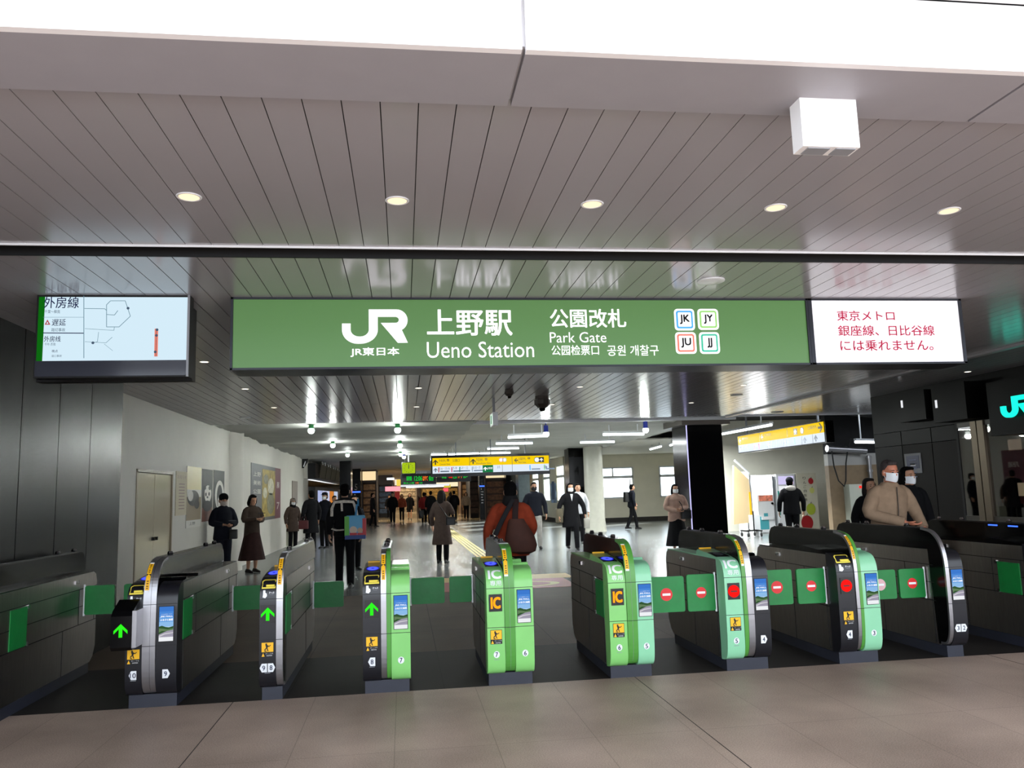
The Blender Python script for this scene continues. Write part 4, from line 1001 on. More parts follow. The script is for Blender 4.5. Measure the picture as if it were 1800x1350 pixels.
    if detail:
        for sx in (-1, 1):
            s = MB(); c_ = MB().ell((0, 0, 0), (.013, .006, .006), n=10, k=6); s.add([Hd(Vector((sx * .030, -.082, .010)) + p) for p in c_.v], c_.f); s.build('eye', mat('eye_dark', '#120c0a', .2), t, smooth=True)
            s = MB(); s.tube([Hd((sx * .016, -.088, .030)), Hd((sx * .032, -.088, .034)), Hd((sx * .046, -.078, .028))], [.003, .004, .002], n=6); s.build('eyebrow', hairc, t)
    return t
def P_at(u, Y, v=870): p = onY(u, v, Y); return p.x
BR = cloth_m('brown_coat', '#3a2f28'); TAUPE = cloth_m('taupe_coat', '#51433d'); ORNG = cloth_m('rust_jacket', '#8f3820'); BEIGE = cloth_m('beige_jacket', '#8f7862'); PINK = cloth_m('pink_beige_fleece', '#b09183')
# near people
om = person('older man in a beige zip jacket and white face mask bending over the gate', P_at(1556, 8.2), 8.2, 1.72, rot=.10, topc=BEIGE, hem=.88, hair='short', hairc=HAIRG, mask=MASK, detail=2, lean=.14, nod=.16, skin=SKINR, width=1.16,
       armL=((.30, -.04, 1.14), (.27, -.20, .98)), armR=((-.31, -.06, 1.15), (-.04, -.30, 1.06)), collar=mat('navy_collar', '#23232c', .8))
def front_zip(t, z0, z1, y, m, w=.006):
    MB().tube([(0, y[0], z0), (0, y[1], (z0 + z1) / 2), (0, y[2], z1)], w, n=6).build('zip', m, t)
front_zip(om, .92, 1.42, (-.140, -.185, -.19), mat('zip_dark', '#4a4038', .5))
person('dark-haired person in black with white mask right behind the beige-jacket man', P_at(1599, 9.35), 9.35, 1.67, topc=DARK, hem=.86, mask=MASK, detail=2, turn=.1, hair='bob')
person('person mostly hidden behind the left shoulder of the beige-jacket man', P_at(1529, 10.2), 10.2, 1.55, topc=DARK, hairc=HAIRB, detail=1, hair='long')
person('person in rust orange quilted jacket and black scarf walking away past the green gate', P_at(897, 9.6), 9.6, 1.63, rot=PI - .12, topc=ORNG, hem=.80, hair='short', detail=2, scarf=mat('black_scarf', '#0c0b0c', .9), feet=((.09, -.15, 0), (-.09, .15, .05)), width=1.16, armR=((-.27, -.02, 1.14), (-.22, -.2, 1.0)))
person('man in black jacket walking away with a white baby carrier strap across his back', P_at(606, 14.2), 14.2, 1.74, rot=PI, topc=DARK, legc=DARK, hem=.84, detail=2, feet=((.10, -.10, 0), (-.10, .16, .0)), hairc=HAIR)
person('standing young man in black puffer looking down at his phone, by the panda posters', P_at(393, 16.4), 16.4, 1.64, rot=.5, topc=DARK2, hem=.80, detail=1, mask=mat('grey_mask', '#b9aca2', .7), nod=.25, armR=((-.24, .0, 1.13), (-.06, -.24, 1.10)), armL=((.25, 0, 1.12), (.10, -.20, 1.08)), hat=('knit', HAIR), legc=DARK2)
person('woman in dark brown coat and long skirt looking at a phone beside the wall poster', P_at(444, 17.9), 17.9, 1.62, rot=.75, topc=BR, hem=.76, leg='skirt', legc=cloth_m('maroon_skirt', '#2a1715'), skirt_hem=.28, hair='bob', hairc=HAIR, detail=1, nod=.3, armR=((-.23, -.02, 1.14), (-.03, -.24, 1.17)), armL=((.24, -.02, 1.14), (.06, -.22, 1.14)))
person('older woman in a grey knit hat, mask and quilted coat holding a white paper bag', P_at(515, 25.0), 25.0, 1.53, rot=.6, topc=cloth_m('quilted_coat', '#4d4039'), hem=.62, hair='bob', hairc=HAIRG, hat=('knit', mat('grey_knit', '#8a8078', .9)), mask=MASK, detail=1, scarf=DARK, legc=DARK)
person('man in a long black coat seen from behind, holding a dark red bag', P_at(547, 24.0), 24.0, 1.74, rot=PI + .6, topc=DARK, hem=.52, detail=1)
person('security guard in peaked cap and mask facing the man in the long coat', P_at(571, 25.6), 25.6, 1.68, rot=-.5, topc=DARK2, hem=.84, detail=1, mask=MASK, hat=('cap', DARK2))
person('stooping person in black behind the guard near the display case', P_at(586, 26.8), 26.8, 1.58, rot=.4, topc=DARK, hem=.60, detail=0, lean=.2)
person('person in dark clothes half hidden behind the man with the baby carrier', P_at(622, 17.5), 17.5, 1.55, rot=.5, topc=DARK2, detail=0, hair='short')
person('long-haired woman in a long taupe coat seen from behind with a shoulder bag', P_at(776, 18.2), 18.2, 1.60, rot=PI - .35, topc=TAUPE, hem=.44, hair='long', hairc=HAIRB, detail=1, armR=((-.26, -.04, 1.15), (-.14, -.22, 1.26)), shoec=SHOE)
person('man in black jacket and pale grey trousers walking towards the gates, black mask', P_at(939, 21.6), 21.6, 1.76, topc=DARK2, legc=cloth_m('pale_trousers', '#a5a29c'), hem=.84, mask=mat('black_mask', '#151416', .7), detail=1, feet=((.09, -.14, 0), (-.09, .16, .04)), width=1.12)
person('man in long black overcoat with white mask and tie walking towards the gates', P_at(1003, 20.6), 20.6, 1.70, topc=DARK, hem=.58, mask=MASK, hair='bob', detail=1, feet=((.09, -.16, 0), (-.09, .16, .04)), lapel=MASK, width=1.12, armL=((.32, .0, 1.12), (.34, -.08, .88)), armR=((-.31, 0, 1.12), (-.33, -.06, .88)))
person('person in white-sleeved top just behind the man in the black overcoat', P_at(1016, 23.0), 23.0, 1.70, topc=cloth_m('white_sleeve', '#d6d8dc'), hem=.84, detail=1, width=1.05)
person('man with a backpack striding to the right in front of the wide window', P_at(1109, 30.0), 30.0, 1.68, rot=PI / 2 + .1, topc=DARK2, hem=.84, detail=1, feet=((.07, -.22, 0), (-.07, .24, .03)), lean=.08, hair='short', armL=((.22, -.08, 1.12), (.2, -.2, .98)))
person('young woman in pink-beige fleece jacket and white mask leaning by the black column', P_at(1187, 17.9), 17.9, 1.58, topc=PINK, hem=.80, leg='skirt', legc=DARK, skirt_hem=.22, hair='long', mask=MASK, detail=1, width=1.16, armL=((.27, .0, 1.13), (.03, -.21, 1.10)), armR=((-.27, .0, 1.13), (-.03, -.22, 1.06)))
person('man in black jacket with a white hood facing the apple vending machine', P_at(1390, 18.6), 18.6, 1.66, rot=PI - .25, topc=DARK, hem=.80, hood=mat('white_hood', '#c9c2ba', .8), detail=1, turn=-.4, hat=('knit', DARK2), width=1.14)
# far concourse walkers
G = 'distant walkers in the far concourse'
far = [(690, 46, 1.72, 0, DARK, .80, 'trousers', 'short', 'slim man in black walking towards the camera, left of the far group'),
       (706, 50, 1.62, 0, cloth_m('rust_top', '#8c4a3a'), .86, 'trousers', 'bob', 'walker in a rust coloured top and wide black trousers'),
       (720, 52, 1.66, 0, DARK, .62, 'skirt', 'bob', 'woman in black dress with bare legs in the distance'),
       (745, 44, 1.66, PI, cloth_m('red_sleeve_jacket', '#7c2322'), .80, 'trousers', 'short', 'walker in a dark red jacket carrying a dark bag'),
       (757, 42, 1.72, PI, DARK, .66, 'trousers', 'short', 'walker in a long dark coat beside the red jacket'),
       (748, 60, 1.70, PI, DARK2, .8, 'trousers', 'short', 'farther walker glimpsed above the red jacket'),
       (733, 80, 1.70, PI, DARK, .7, 'trousers', 'short', 'tiny walker at the very end of the hall'),
       (798, 47, 1.72, PI, DARK, .76, 'trousers', 'short', 'man in black with a bag, right of the taupe coat woman'),
       (792, 55, 1.68, PI, DARK, .76, 'trousers', 'bob', 'walker glimpsed between the taupe coat and the man in black'),
       (819, 49, 1.62, 0, cloth_m('beige_top', '#9c8b78'), .86, 'trousers', 'bob', 'person in beige top and long dark skirt by the shop at right'),
       (655, 42, 1.70, PI / 2, DARK, .60, 'trousers', 'short', 'person in black standing by the shop front at left'),
       (668, 36, 1.66, PI, DARK2, .70, 'trousers', 'short', 'dark figure just right of the white baby carrier man'),
       (684, 56, 1.6, 0, DARK, .8, 'trousers', 'short', 'small figure behind the slim man in black')]
for i, (u, Y, h, r, c, hm, lg, hr, lb) in enumerate(far):
    if u in (668,): Y = 36; u = 652
    if i == 11: continue
    person(lb, P_at(u, Y), Y, h, rot=r, topc=c, hem=hm, leg=lg, skirt_hem=.5, hair=hr, detail=0, group=G, feet=((.08, -.14, 0), (-.08, .14, .02)), skin=SKIN)
# ================================================================ BAGS AND HELD THINGS
def strap(pts, r, name, m, parent, flat=.35): return MB().tube(pts, r, n=10, flat=flat).build(name, m, parent, smooth=True)
def bagbox(name, x0, x1, y0, y1, z0, z1, m, parent, taper=.0, r=.3):
    b = MB(); rings = []; w, d = (x1 - x0) / 2, (y1 - y0) / 2; cx, cy = (x0 + x1) / 2, (y0 + y1) / 2
    for f, k in ((0, .86), (.04, 1), (.5, 1 - taper * .4), (.95, 1 - taper), (1, .9 - taper)):
        rings.append([Vector((cx + math.copysign(abs(math.cos(t)) ** r, math.cos(t)) * w * k, cy + math.copysign(abs(math.sin(t)) ** r, math.sin(t)) * d * k, z0 + (z1 - z0) * f)) for t in [2 * PI * j / 28 for j in range(28)]])
    b.loft(rings); return b.build(name, m, parent, smooth=True)
Yb = 14.2
# colourful child's backpack hung from the shoulder of the carrier man (plain colour blocks)
p = onY(624, 925, Yb - .22); t = thing('child_backpack', "child's blue, green and red bag on the back of the man in black", 'bag', (p.x, Yb - .24, .86))
x0, x1 = onY(607, 925, 13.95).x, onY(643, 925, 13.95).x; z0, z1 = onY(624, 945, 13.95).z, onY(624, 906, 13.95).z
bagbox('pouch', x0, x1, 13.84, 14.02, z0, z1, mat('bag_sky_blue', '#62a9cf', .5), t, .05)
MB().box(x0 - .005, x0 + .07, 13.835, 14.0, z0 + .03, z1 - .01).build('side_panel', mat('bag_green', '#5fae3e', .5), t)
MB().box(x1 - .05, x1 + .008, 13.835, 14.0, z0 + .03, z1 - .05).build('side_panel', mat('bag_red', '#c03038', .5), t)
MB().box(x0, x1, 13.83, 14.02, z0 - .02, z0 + .045).build('base_panel', mat('bag_navy', '#24407e', .5), t)
b = MB(); fr = FY(13.832); xm = (x0 + x1) / 2
disc(b, fr, xm - .03, z0 + .13, .062, 0, .004, mat('patch_cream', '#d8c2ac', .5)); disc(b, fr, xm + .08, z0 + .12, .045, 0, .004, mat('patch_tan', '#c9a68a', .5)); rect(b, fr, xm - .09, xm + .03, z0 + .045, z0 + .085, 0, .006, mat('bag_red', '#c03038')); rect(b, fr, xm + .035, xm + .13, z0 + .045, z0 + .08, 0, .006, mat('bag_red', '#c03038'))
b.build('patch', None, t)
strap([(xm, 13.95, z1 - .02), (xm + .02, 13.99, z1 + .18), (xm + .04, 14.06, 1.36), (xm + .03, 14.14, 1.47)], .016, 'strap', mat('bag_strap_blue', '#3d84b0', .6), t)
# baby carrier straps
px = P_at(606, 14.2); t = thing('baby_carrier', 'white patterned baby carrier strapped over the shoulders of the man in black', 'baby carrier', (px, 14.06, 1.3)); Mc = mat('carrier_white', '#cdc3b6', .8, noise=.3, nscale=30)
strap([(px - .21, 14.10, 1.20), (px - .20, 14.03, 1.33), (px - .16, 14.04, 1.43), (px, 14.05, 1.44), (px + .15, 14.04, 1.43), (px + .19, 14.03, 1.33), (px + .21, 14.08, 1.20)], .024, 'shoulder_strap', Mc, t)
strap([(px - .04, 14.02, 1.44), (px - .035, 14.03, 1.28)], .018, 'back_strap', Mc, t); strap([(px - .20, 14.10, .99), (px - .12, 14.04, .965), (px + .0, 14.03, .97)], .03, 'waist_strap', Mc, t)
# orange jacket person: brown bag and black strap
cx = P_at(897, 9.6)
t = thing('shoulder_bag', 'large slouchy brown bag hanging on the rust jacket person', 'bag', (cx + .25, 9.36, .9)); Mb = mat('brown_canvas', '#4a2a20', .8, noise=.15, bump=.4, bscale=7)
q = MB(); f9 = 9.42
rings = []
for z_, u_, w_, d_ in ((.80, 920, .06, .03), (.83, 917, .15, .08), (.90, 915, .185, .10), (1.0, 913, .17, .10), (1.10, 910, .13, .08), (1.17, 908, .10, .05), (1.20, 908, .085, .035)):
    c = Vector((onY(u_, 940, 9.38).x, 9.34, z_)); rings.append(ering(c, w_, d_, 22))
q.loft(rings); q.build('pouch', Mb, t, smooth=True)
strap([(onY(904, 900, 9.4).x, 9.36, 1.17), (onY(906, 890, 9.4).x, 9.41, 1.32), (onY(909, 880, 9.4).x, 9.50, 1.42)], .035, 'handle', mat('dark_strap', '#2a1815', .8), t, .25)
t = tag(strap([(onY(869, 940, 9.5).x, 9.42, 1.02), (onY(880, 915, 9.5).x, 9.43, 1.17), (onY(893, 893, 9.5).x, 9.44, 1.33), (onY(902, 884, 9.5).x, 9.48, 1.42)], .028, 'bag_strap', mat('black_strap', '#111013', .8), None, .25), 'black diagonal strap across the back of the rust jacket', 'strap')
# phones
for u, v, Y, lb in ((409, 915, 16.2, 'phone held by the young man in the black puffer'), (460, 902, 17.7, 'phone held by the woman in the long skirt')):
    p = onY(u, v, Y); tag(MB().box(-.07, .07, -.02, .03, -.006, .006).build('phone', mat('phone_glass', '#3a3f48', .1), loc=(0, 0, 0)), lb, 'phone').location = p
# hand bag of the young man
p = onY(410, 938, 16.35); t = thing('waist_bag', 'small black bag at the hip of the young man with the phone', 'bag', p); bagbox('pouch', p.x - .07, p.x + .08, p.y - .05, p.y + .05, p.z - .10, p.z + .08, SHOE, t); 
# paper bag, red bag
p = onY(513, 948, 25.6); t = thing('paper_bag', 'white paper shopping bag carried by the older woman', 'bag', (p.x, 25.55, .4)); x0, x1 = onY(504, 950, 25.6).x, onY(522, 950, 25.6).x; z0, z1 = onY(513, 959, 25.6).z, onY(513, 934, 25.6).z
MB().box(x0, x1, 25.5, 25.62, z0, z1).build('pouch', mat('paper_white', '#c9c8b4', .7), t)
for y in (25.51, 25.61): strap([(x0 + .08, y, z1), (x0 + .10, y, z1 + .16), (x1 - .10, y, z1 + .16), (x1 - .08, y, z1)], .007, 'handle', M_grey, t, 1)
p = onY(534, 932, 23.8); t = thing('red_bag', 'dark red handbag carried by the man in the long black coat', 'bag', (p.x, 23.8, .75)); bagbox('pouch', p.x - .14, p.x + .13, 23.72, 23.84, .66, .90, mat('maroon_leather', '#4c1618', .5), t)
strap([(p.x - .07, 23.78, .88), (p.x - .05, 23.78, 1.0), (p.x + .05, 23.78, 1.0), (p.x + .07, 23.78, .88)], .008, 'handle', mat('maroon_leather', '#4c1618'), t, 1)
# taupe coat woman bag
cx = P_at(791, 18.0); t = thing('shoulder_bag', 'small black shoulder bag at the side of the taupe coat woman', 'bag', (cx, 17.95, .9)); bagbox('pouch', cx - .10, cx + .10, 17.9, 18.0, .84, 1.02, SHOE, t)
strap([(cx - .06, 17.92, 1.0), (cx - .16, 17.98, 1.15), (cx - .27, 18.02, 1.32), (cx - .30, 18.1, 1.40)], .008, 'strap', SHOE, t)
# overcoat man: bag at left, case at right
cx = P_at(981, 20.6); t = thing('shoulder_bag', 'olive shoulder bag at the left side of the man in the black overcoat', 'bag', (cx, 20.6, .8)); bagbox('pouch', cx - .07, cx + .10, 20.5, 20.75, .70, 1.06, mat('olive_bag', '#57503f', .8), t); strap([(cx + .02, 20.6, 1.04), (cx + .07, 20.6, 1.2), (cx + .14, 20.6, 1.4)], .012, 'strap', mat('olive_bag', '#57503f'), t)
cx = P_at(1028, 20.5); t = thing('carrier_bag', 'pale plastic bag in the right-hand side grip of the man in the black overcoat', 'bag', (cx, 20.4, .6)); bagbox('pouch', cx - .07, cx + .07, 20.34, 20.46, .55, .80, mat('pale_plastic', '#a9a69c', .4), t); strap([(cx - .04, 20.4, .79), (cx, 20.4, .86), (cx + .04, 20.4, .79)], .008, 'handle', mat('pale_plastic', '#a9a69c'), t, 1)
# backpack
cx = P_at(1099, 30); t = thing('backpack', 'black backpack worn by the man striding past the window', 'bag', (cx, 30, 1.1)); bagbox('pouch', cx - .06, cx + .12, 29.85, 30.15, 1.02, 1.40, M_blkm, t, .15); strap([(cx + .05, 29.86, 1.36), (cx + .14, 29.84, 1.40), (cx + .17, 29.86, 1.2)], .02, 'strap', M_blkm, t)
cx = P_at(1203, 17.7); t = thing('handbag', 'black handbag hanging on the arm of the woman in fleece', 'bag', (cx, 17.7, .9)); bagbox('pouch', cx - .11, cx + .12, 17.62, 17.74, .80, 1.0, SHOE, t); strap([(cx - .05, 17.68, .99), (cx - .08, 17.70, 1.12), (cx - .12, 17.74, 1.2)], .01, 'strap', SHOE, t)
cx = P_at(740, 44); t = tag(bagbox('handbag', cx - .14, cx + .14, 43.7, 43.8, .30, .72, SHOE, None), 'dark bag carried low by the walker in the dark red jacket', 'bag')

# ================================================================ LEFT WALL THINGS
FL = FXp(-3.75)
def wallposter(u0, v0, u1, v1, label, draw, base, cat='poster'):
    a, c = onX(u0, v0, -3.75), onX(u1, v1, -3.75); y0, y1, z0, z1 = a.y, c.y, c.z, a.z
    t = thing('poster', label, cat, (-3.75, (y0 + y1) / 2, (z0 + z1) / 2)); b = MB(); rect(b, FL, y0, y1, z0, z1, .001, .012, base); b.build('sheet', None, t)
    b = MB(); draw(b, y0, y1, z0, z1); b.build('print', None, t); return t
Wp, Bp = mat('panda_white', '#d9d6cf', .5), mat('panda_black', '#131212', .5)
def D(b, y, z, ry, rz, m, w=.012): disc(b, FL, y, z, ry, w, w + .0015, m, 24, ry=rz)
def dr1(b, y0, y1, z0, z1):
    W, H = y1 - y0, z1 - z0; rect(b, FL, y0, y1, z0 + H * .62, z1, .012, .013, mat('pale_gold', '#d2c58c', .4)); rect(b, FL, y0, y1, z0 + H * .12, z0 + H * .50, .012, .013, mat('straw', '#8f7f66', .5)); rect(b, FL, y0, y1, z0, z0 + H * .12, .012, .014, Wp)
    D(b, y0 + W * .45, z0 + H * .48, W * .40, H * .13, Bp, .0135); D(b, y0 + W * .25, z0 + H * .52, W * .18, H * .09, Wp, .0155); D(b, y0 + W * .70, z0 + H * .38, W * .17, H * .08, Bp, .0155)
    text(b, '上野', FL, y0 + W * .2, y0 + W * .6, z0 + H * .04, z0 + H * .09, .016, Bp)
def dr2(b, y0, y1, z0, z1):
    W, H = y1 - y0, z1 - z0; rect(b, FL, y0, y1, z0 + H * .3, z1, .012, .013, Bp); rect(b, FL, y0, y1, z0 + H * .05, z0 + H * .3, .012, .013, mat('brick_red', '#6d3f32', .5)); rect(b, FL, y0, y1, z0, z0 + H * .05, .012, .013, Wp)
    D(b, y0 + W * .55, z0 + H * .55, W * .34, H * .16, Wp, .0135); D(b, y0 + W * .72, z0 + H * .66, W * .12, H * .04, Bp, .0155); D(b, y0 + W * .25, z0 + H * .66, W * .10, H * .035, Bp, .0155); D(b, y0 + W * .66, z0 + H * .55, W * .08, H * .035, Bp, .0155); D(b, y0 + W * .35, z0 + H * .54, W * .08, H * .035, Bp, .0155)
    D(b, y0 + W * .5, z0 + H * .33, W * .42, H * .10, Bp, .0155); D(b, y0 + W * .5, z0 + H * .49, W * .08, H * .02, Bp, .016)
def dr3(b, y0, y1, z0, z1):
    W, H = y1 - y0, z1 - z0; rect(b, FL, y0, y1, z0, z1, .012, .013, Bp)
    D(b, y0 + W * .55, z0 + H * .55, W * .42, H * .27, Wp, .0135); D(b, y0 + W * .55, z0 + H * .52, W * .26, H * .22, Bp, .0155); D(b, y0 + W * .62, z0 + H * .42, W * .26, H * .13, Wp, .0175); D(b, y0 + W * .75, z0 + H * .45, W * .07, H * .03, Bp, .0195); D(b, y0 + W * .5, z0 + H * .44, W * .07, H * .03, Bp, .0195)
wallposter(328, 819, 351, 925, 'tall poster with a panda against pale gold, left of the three panda posters', dr1, Wp)
wallposter(355, 824, 371, 920, 'tall dark poster with a climbing panda, middle of the three panda posters', dr2, Wp)
wallposter(375, 826, 392, 922, 'tall black poster with a panda ringed in white, right of the three panda posters', dr3, Wp)
def dr4(b, y0, y1, z0, z1):
    W, H = y1 - y0, z1 - z0; rect(b, FL, y0 + W * .78, y1, z0, z1, .012, .013, mat('plum', '#6b2f3e', .5)); rect(b, FL, y0 + W * .33, y0 + W * .78, z0 + H * .06, z0 + H * .93, .012, .014, mat('gold_print', '#a08a3c', .5, noise=.5, nscale=6))
    D(b, y0 + W * .42, z0 + H * .5, W * .07, H * .10, mat('cream_print', '#c9c5ae', .5, noise=.3, nscale=9), .015); D(b, y0 + W * .62, z0 + H * .62, W * .11, H * .16, mat('cream_print', '#c9c5ae'), .015); D(b, y0 + W * .62, z0 + H * .3, W * .13, H * .2, mat('olive_print', '#7b7a62', .5, noise=.4, nscale=9), .015); D(b, y0 + W * .45, z0 + H * .75, W * .08, H * .09, mat('olive_print', '#7b7a62'), .015)
    for k, s in enumerate(('上野', '美術', '公園')): text(b, s, FL, y0 + W * .06, y0 + W * .28, z0 + H * (.78 - .15 * k), z0 + H * (.86 - .15 * k), .014, Wp)
    text(b, '展', FL, y0 + W * .84, y0 + W * .95, z0 + H * .6, z0 + H * .72, .014, Wp); text(b, '7', FL, y0 + W * .85, y0 + W * .95, z0 + H * .18, z0 + H * .32, .014, Wp, .03)
wallposter(441, 813, 492, 910, 'large grey, gold and plum exhibition poster on the white wall', dr4, mat('slate_print', '#595b60', .5))
def dr5(b, y0, y1, z0, z1):
    W, H = y1 - y0, z1 - z0
    for k in range(9): rect(b, FL, y0 + W * .25, y0 + W * .75, z1 - H * (.30 + .07 * k), z1 - H * (.275 + .07 * k), .012, .013, mat('faint_ink', '#a58f86', .6))
    text(b, 'お知らせ', FL, y0 + W * .1, y0 + W * .9, z1 - H * .17, z1 - H * .08, .013, mat('faint_ink', '#a58f86'))
wallposter(309, 828, 327, 905, 'faint paper notice taped between the steel door and the panda posters', dr5, mat('paper_cream', '#cfc5ac', .7), 'notice')
a, c = onX(513, 845, -3.75), onX(522, 885, -3.75)
t = tag(MB().box(-3.75, -3.73, a.y, c.y, c.z, a.z).build('wall_plate', mat('plate_taupe', '#8a8078', .4), loc=(-3.75, a.y, 1.8)), 'blank taupe metal plate on the white wall above the older woman', 'wall plate')
# monitors above the ticket display, beyond the wall end
t = thing('timetable_monitor_bank', 'row of dark tilted timetable screens high on the left side', 'display', (-3.6, 40, 2.3))
b = MB(); b.box(-3.74, -3.45, 33.0, 50, 2.3, 2.9, M_blkm); b.build('casing', None, t)
for k, (y0, y1) in enumerate(((34.3, 36.6), (36.9, 39.2), (39.5, 41.8), (42.1, 44.4), (45.5, 49.4))):
    MB().prism([(-3.44, y0, 2.36), (-3.44, y1, 2.36), (-3.35, y1, 2.96), (-3.35, y0, 2.96)], (.02, 0, 0)).build('screen', E('monitor_dim', '#3a382e', .35), t)
    b = MB(); b.box(-3.36, -3.325, y0 + .3, y0 + .7, 2.9, 3.04, M_whitem).box(-3.36, -3.325, y0 + 1.4, y0 + 1.8, 2.9, 3.04, M_whitem); b.build('white_tag', None, t)
t = thing('draped_cover', 'black and white striped cloth hanging from the ceiling at the wall end', 'cloth', (-3.7, 31.3, 2.9))
b = MB(); fr = FY(31.2); P0 = [onY(u, v, 31.2) for u, v in ((531, 800), (543, 798), (541, 812), (534, 823), (531, 823))]
poly(b, fr, [(p.x, p.z) for p in P0], 0, .05); b.build('black_cloth', M_blkm, t)
b = MB(); P0 = [onY(u, v, 31.1) for u, v in ((533, 820), (536.5, 811), (538, 811), (535, 821))]; poly(b, FY(31.1), [(p.x, p.z) for p in P0], .052, .06); b.build('white_stripe', M_whitem, t)
# lit display case / ticket machines
t = thing('ticket_machine_bank', 'bank of lit ticket machines behind the guard', 'ticket machine', (-3.6, 40, .4))
MB().box(-3.89, -3.62, 34.6, 49, .36, 2.0).build('casing', M_blkm, t)
for k, (y0, y1, cc) in enumerate(((35.6, 37.2, '#b9c4ee'), (37.5, 39.1, '#c8cff2'), (39.4, 41.0, '#d4d8f4'), (41.3, 43.4, '#e08a3a'), (43.8, 46, '#c9d6ee'))):
    MB().box(-3.62, -3.60, y0, y1, .8, 1.85).build('lit_panel', E('lit_' + cc[1:], cc, .8), t)
# dark pillar and shop fronts
def pillar(u0, u1, Y, ztop, m, d=.7, name='pillar'):
    x0, x1 = P_at(u0, Y), P_at(u1, Y); return (x0, x1, Y, d, ztop)
x0, x1 = P_at(597, 34), P_at(617, 34); struct(MB().box(x0, x1, 34, 35, 0, 3.2).build('column', M_blk), 'dark square column beyond the monitors')
def numpillar(u0, u1, Y, num, zc, bar, label, face=M_blk):
    x0, x1 = P_at(u0, Y), P_at(u1, Y); t = thing('numbered_pillar', label, 'pillar', ((x0 + x1) / 2, Y + .4, 0)); MB().box(x0, x1, Y, Y + .8, 0, 3.15).build('shaft', face, t); F_ = FY(Y); b = MB(); w = x1 - x0
    rect(b, F_, x0 + w * .02, x1 - w * .02, zc - .62, zc + .5, .001, .02, M_blk); text(b, num, F_, x0 + w * .35, x1 - w * .35, zc - .16, zc + .16, .022, M_white, .01, keep=False)
    rect(b, F_, x0 + w * .02, x1 - w * .02, zc - .30, zc - .22, .02, .024, bar)
    rect(b, F_, x0 + w * .3, x0 + w * .42, zc - .46, zc - .38, .02, .024, M_white)
    for k in range(5): rect(b, F_, x0 + w * .3, x0 + w * (.75 - .06 * (k % 3)), zc - .62 - k * .16, zc - .56 - k * .16, .02, .024, M_white)
    b.build('number_panel', None, t); return t
t = numpillar(1002, 1029, 30.2, '4', 2.27, mat('cyan_bar', '#3fa9c9', .4, emit='#3fa9c9', es=.3), 'black pillar with a large white 4 and a cyan bar', M_blk)
q = t.children[0]; q.data.materials.clear(); q.data.materials.append(M_blkp)
t = numpillar(618, 634, 44, '5', 2.05, mat('blue_bar', '#2457a8', .4), 'dark pillar with a white 5 beside the left shops')
t = numpillar(890, 908, 46, '6', 2.05, mat('multi_bar', '#2f9e5c', .4, emit='#2f9e5c', es=.3), 'pillar with a white 6 beneath colourful screens at right')
x0, x1 = P_at(891, 45.9), P_at(908, 45.9); b = MB(); F_ = FY(45.98)
for k, cc in enumerate(('#5d8fd0', '#d8dde8', '#c9504a')): rect(b, F_, x0 + (x1 - x0) * k / 3, x0 + (x1 - x0) * (k + 1) / 3, 2.55, 2.98, .03, .05, E('promo_' + cc[1:], cc, .7))
b.build('promo_screen', None, t)
t = numpillar(843, 852, 48, '8', 2.2, mat('blue_bar', '#2457a8'), 'slim pillar with an 8 and a vertical lit strip')
x0, x1 = P_at(912, 42), P_at(932, 42); struct(MB().box(x0, x1, 42, 43, 0, 3.2).build('column', mat('blue_grey_pillar', '#586a74', .25, noise=.1)), 'blue-grey column near the windows')
# wall poster between windows and small items
a = onX(968.5, 850, 7.45); c = onX(979, 884, 7.45); t = thing('poster', 'blue and white poster hanging between the narrow windows', 'poster', (7.45, 40, 1.8)); b = MB(); rect(b, FXm(7.45), -a.y, -c.y, min(a.z, c.z), max(a.z, c.z), .002, .02, mat('poster_blue', '#8fa7c8', .5, noise=.6, nscale=3)); b.build('sheet', None, t)
b = MB(); rect(b, FXm(7.45), -a.y + .3, -a.y + 1.0, 1.1, 2.0, .02, .024, mat('poster_navy', '#3b5680', .5)); b.build('print', None, t)
# shop fronts and lit signs of the far concourse
def lit(name, u0, v0, u1, v1, Y, col, s, label, cat='shop sign', txt=None, tcol=None, depth=.15):
    a, c = onY(u0, v0, Y), onY(u1, v1, Y); t = thing(name, label, cat, ((a.x + c.x) / 2, Y, c.z)); MB().box(a.x, c.x, Y + .01, Y + depth, c.z, a.z).build('cabinet', M_blkm, t)
    b = MB(); rect(b, FY(Y), a.x, c.x, c.z, a.z, -.005, .003, E('lit_%s_%d' % (col[1:], int(s * 10)), col, s)); b.build('face', None, t)
    if txt: b = MB(); w, h = c.x - a.x, a.z - c.z; text(b, txt, FY(Y), a.x + w * .1, c.x - w * .1, c.z + h * .2, a.z - h * .2, .006, tcol or M_white, .01, keep=True); b.build('lettering', None, t)
    return t
def block(name, u0, u1, Y, z0, z1, m, label, cat, d=1.5, v=870):
    x0, x1 = P_at(u0, Y), P_at(u1, Y); return tag(MB().box(x0, x1, Y, Y + d, z0, z1).build(name, m, loc=((x0 + x1) / 2, Y, z0)), label, cat)
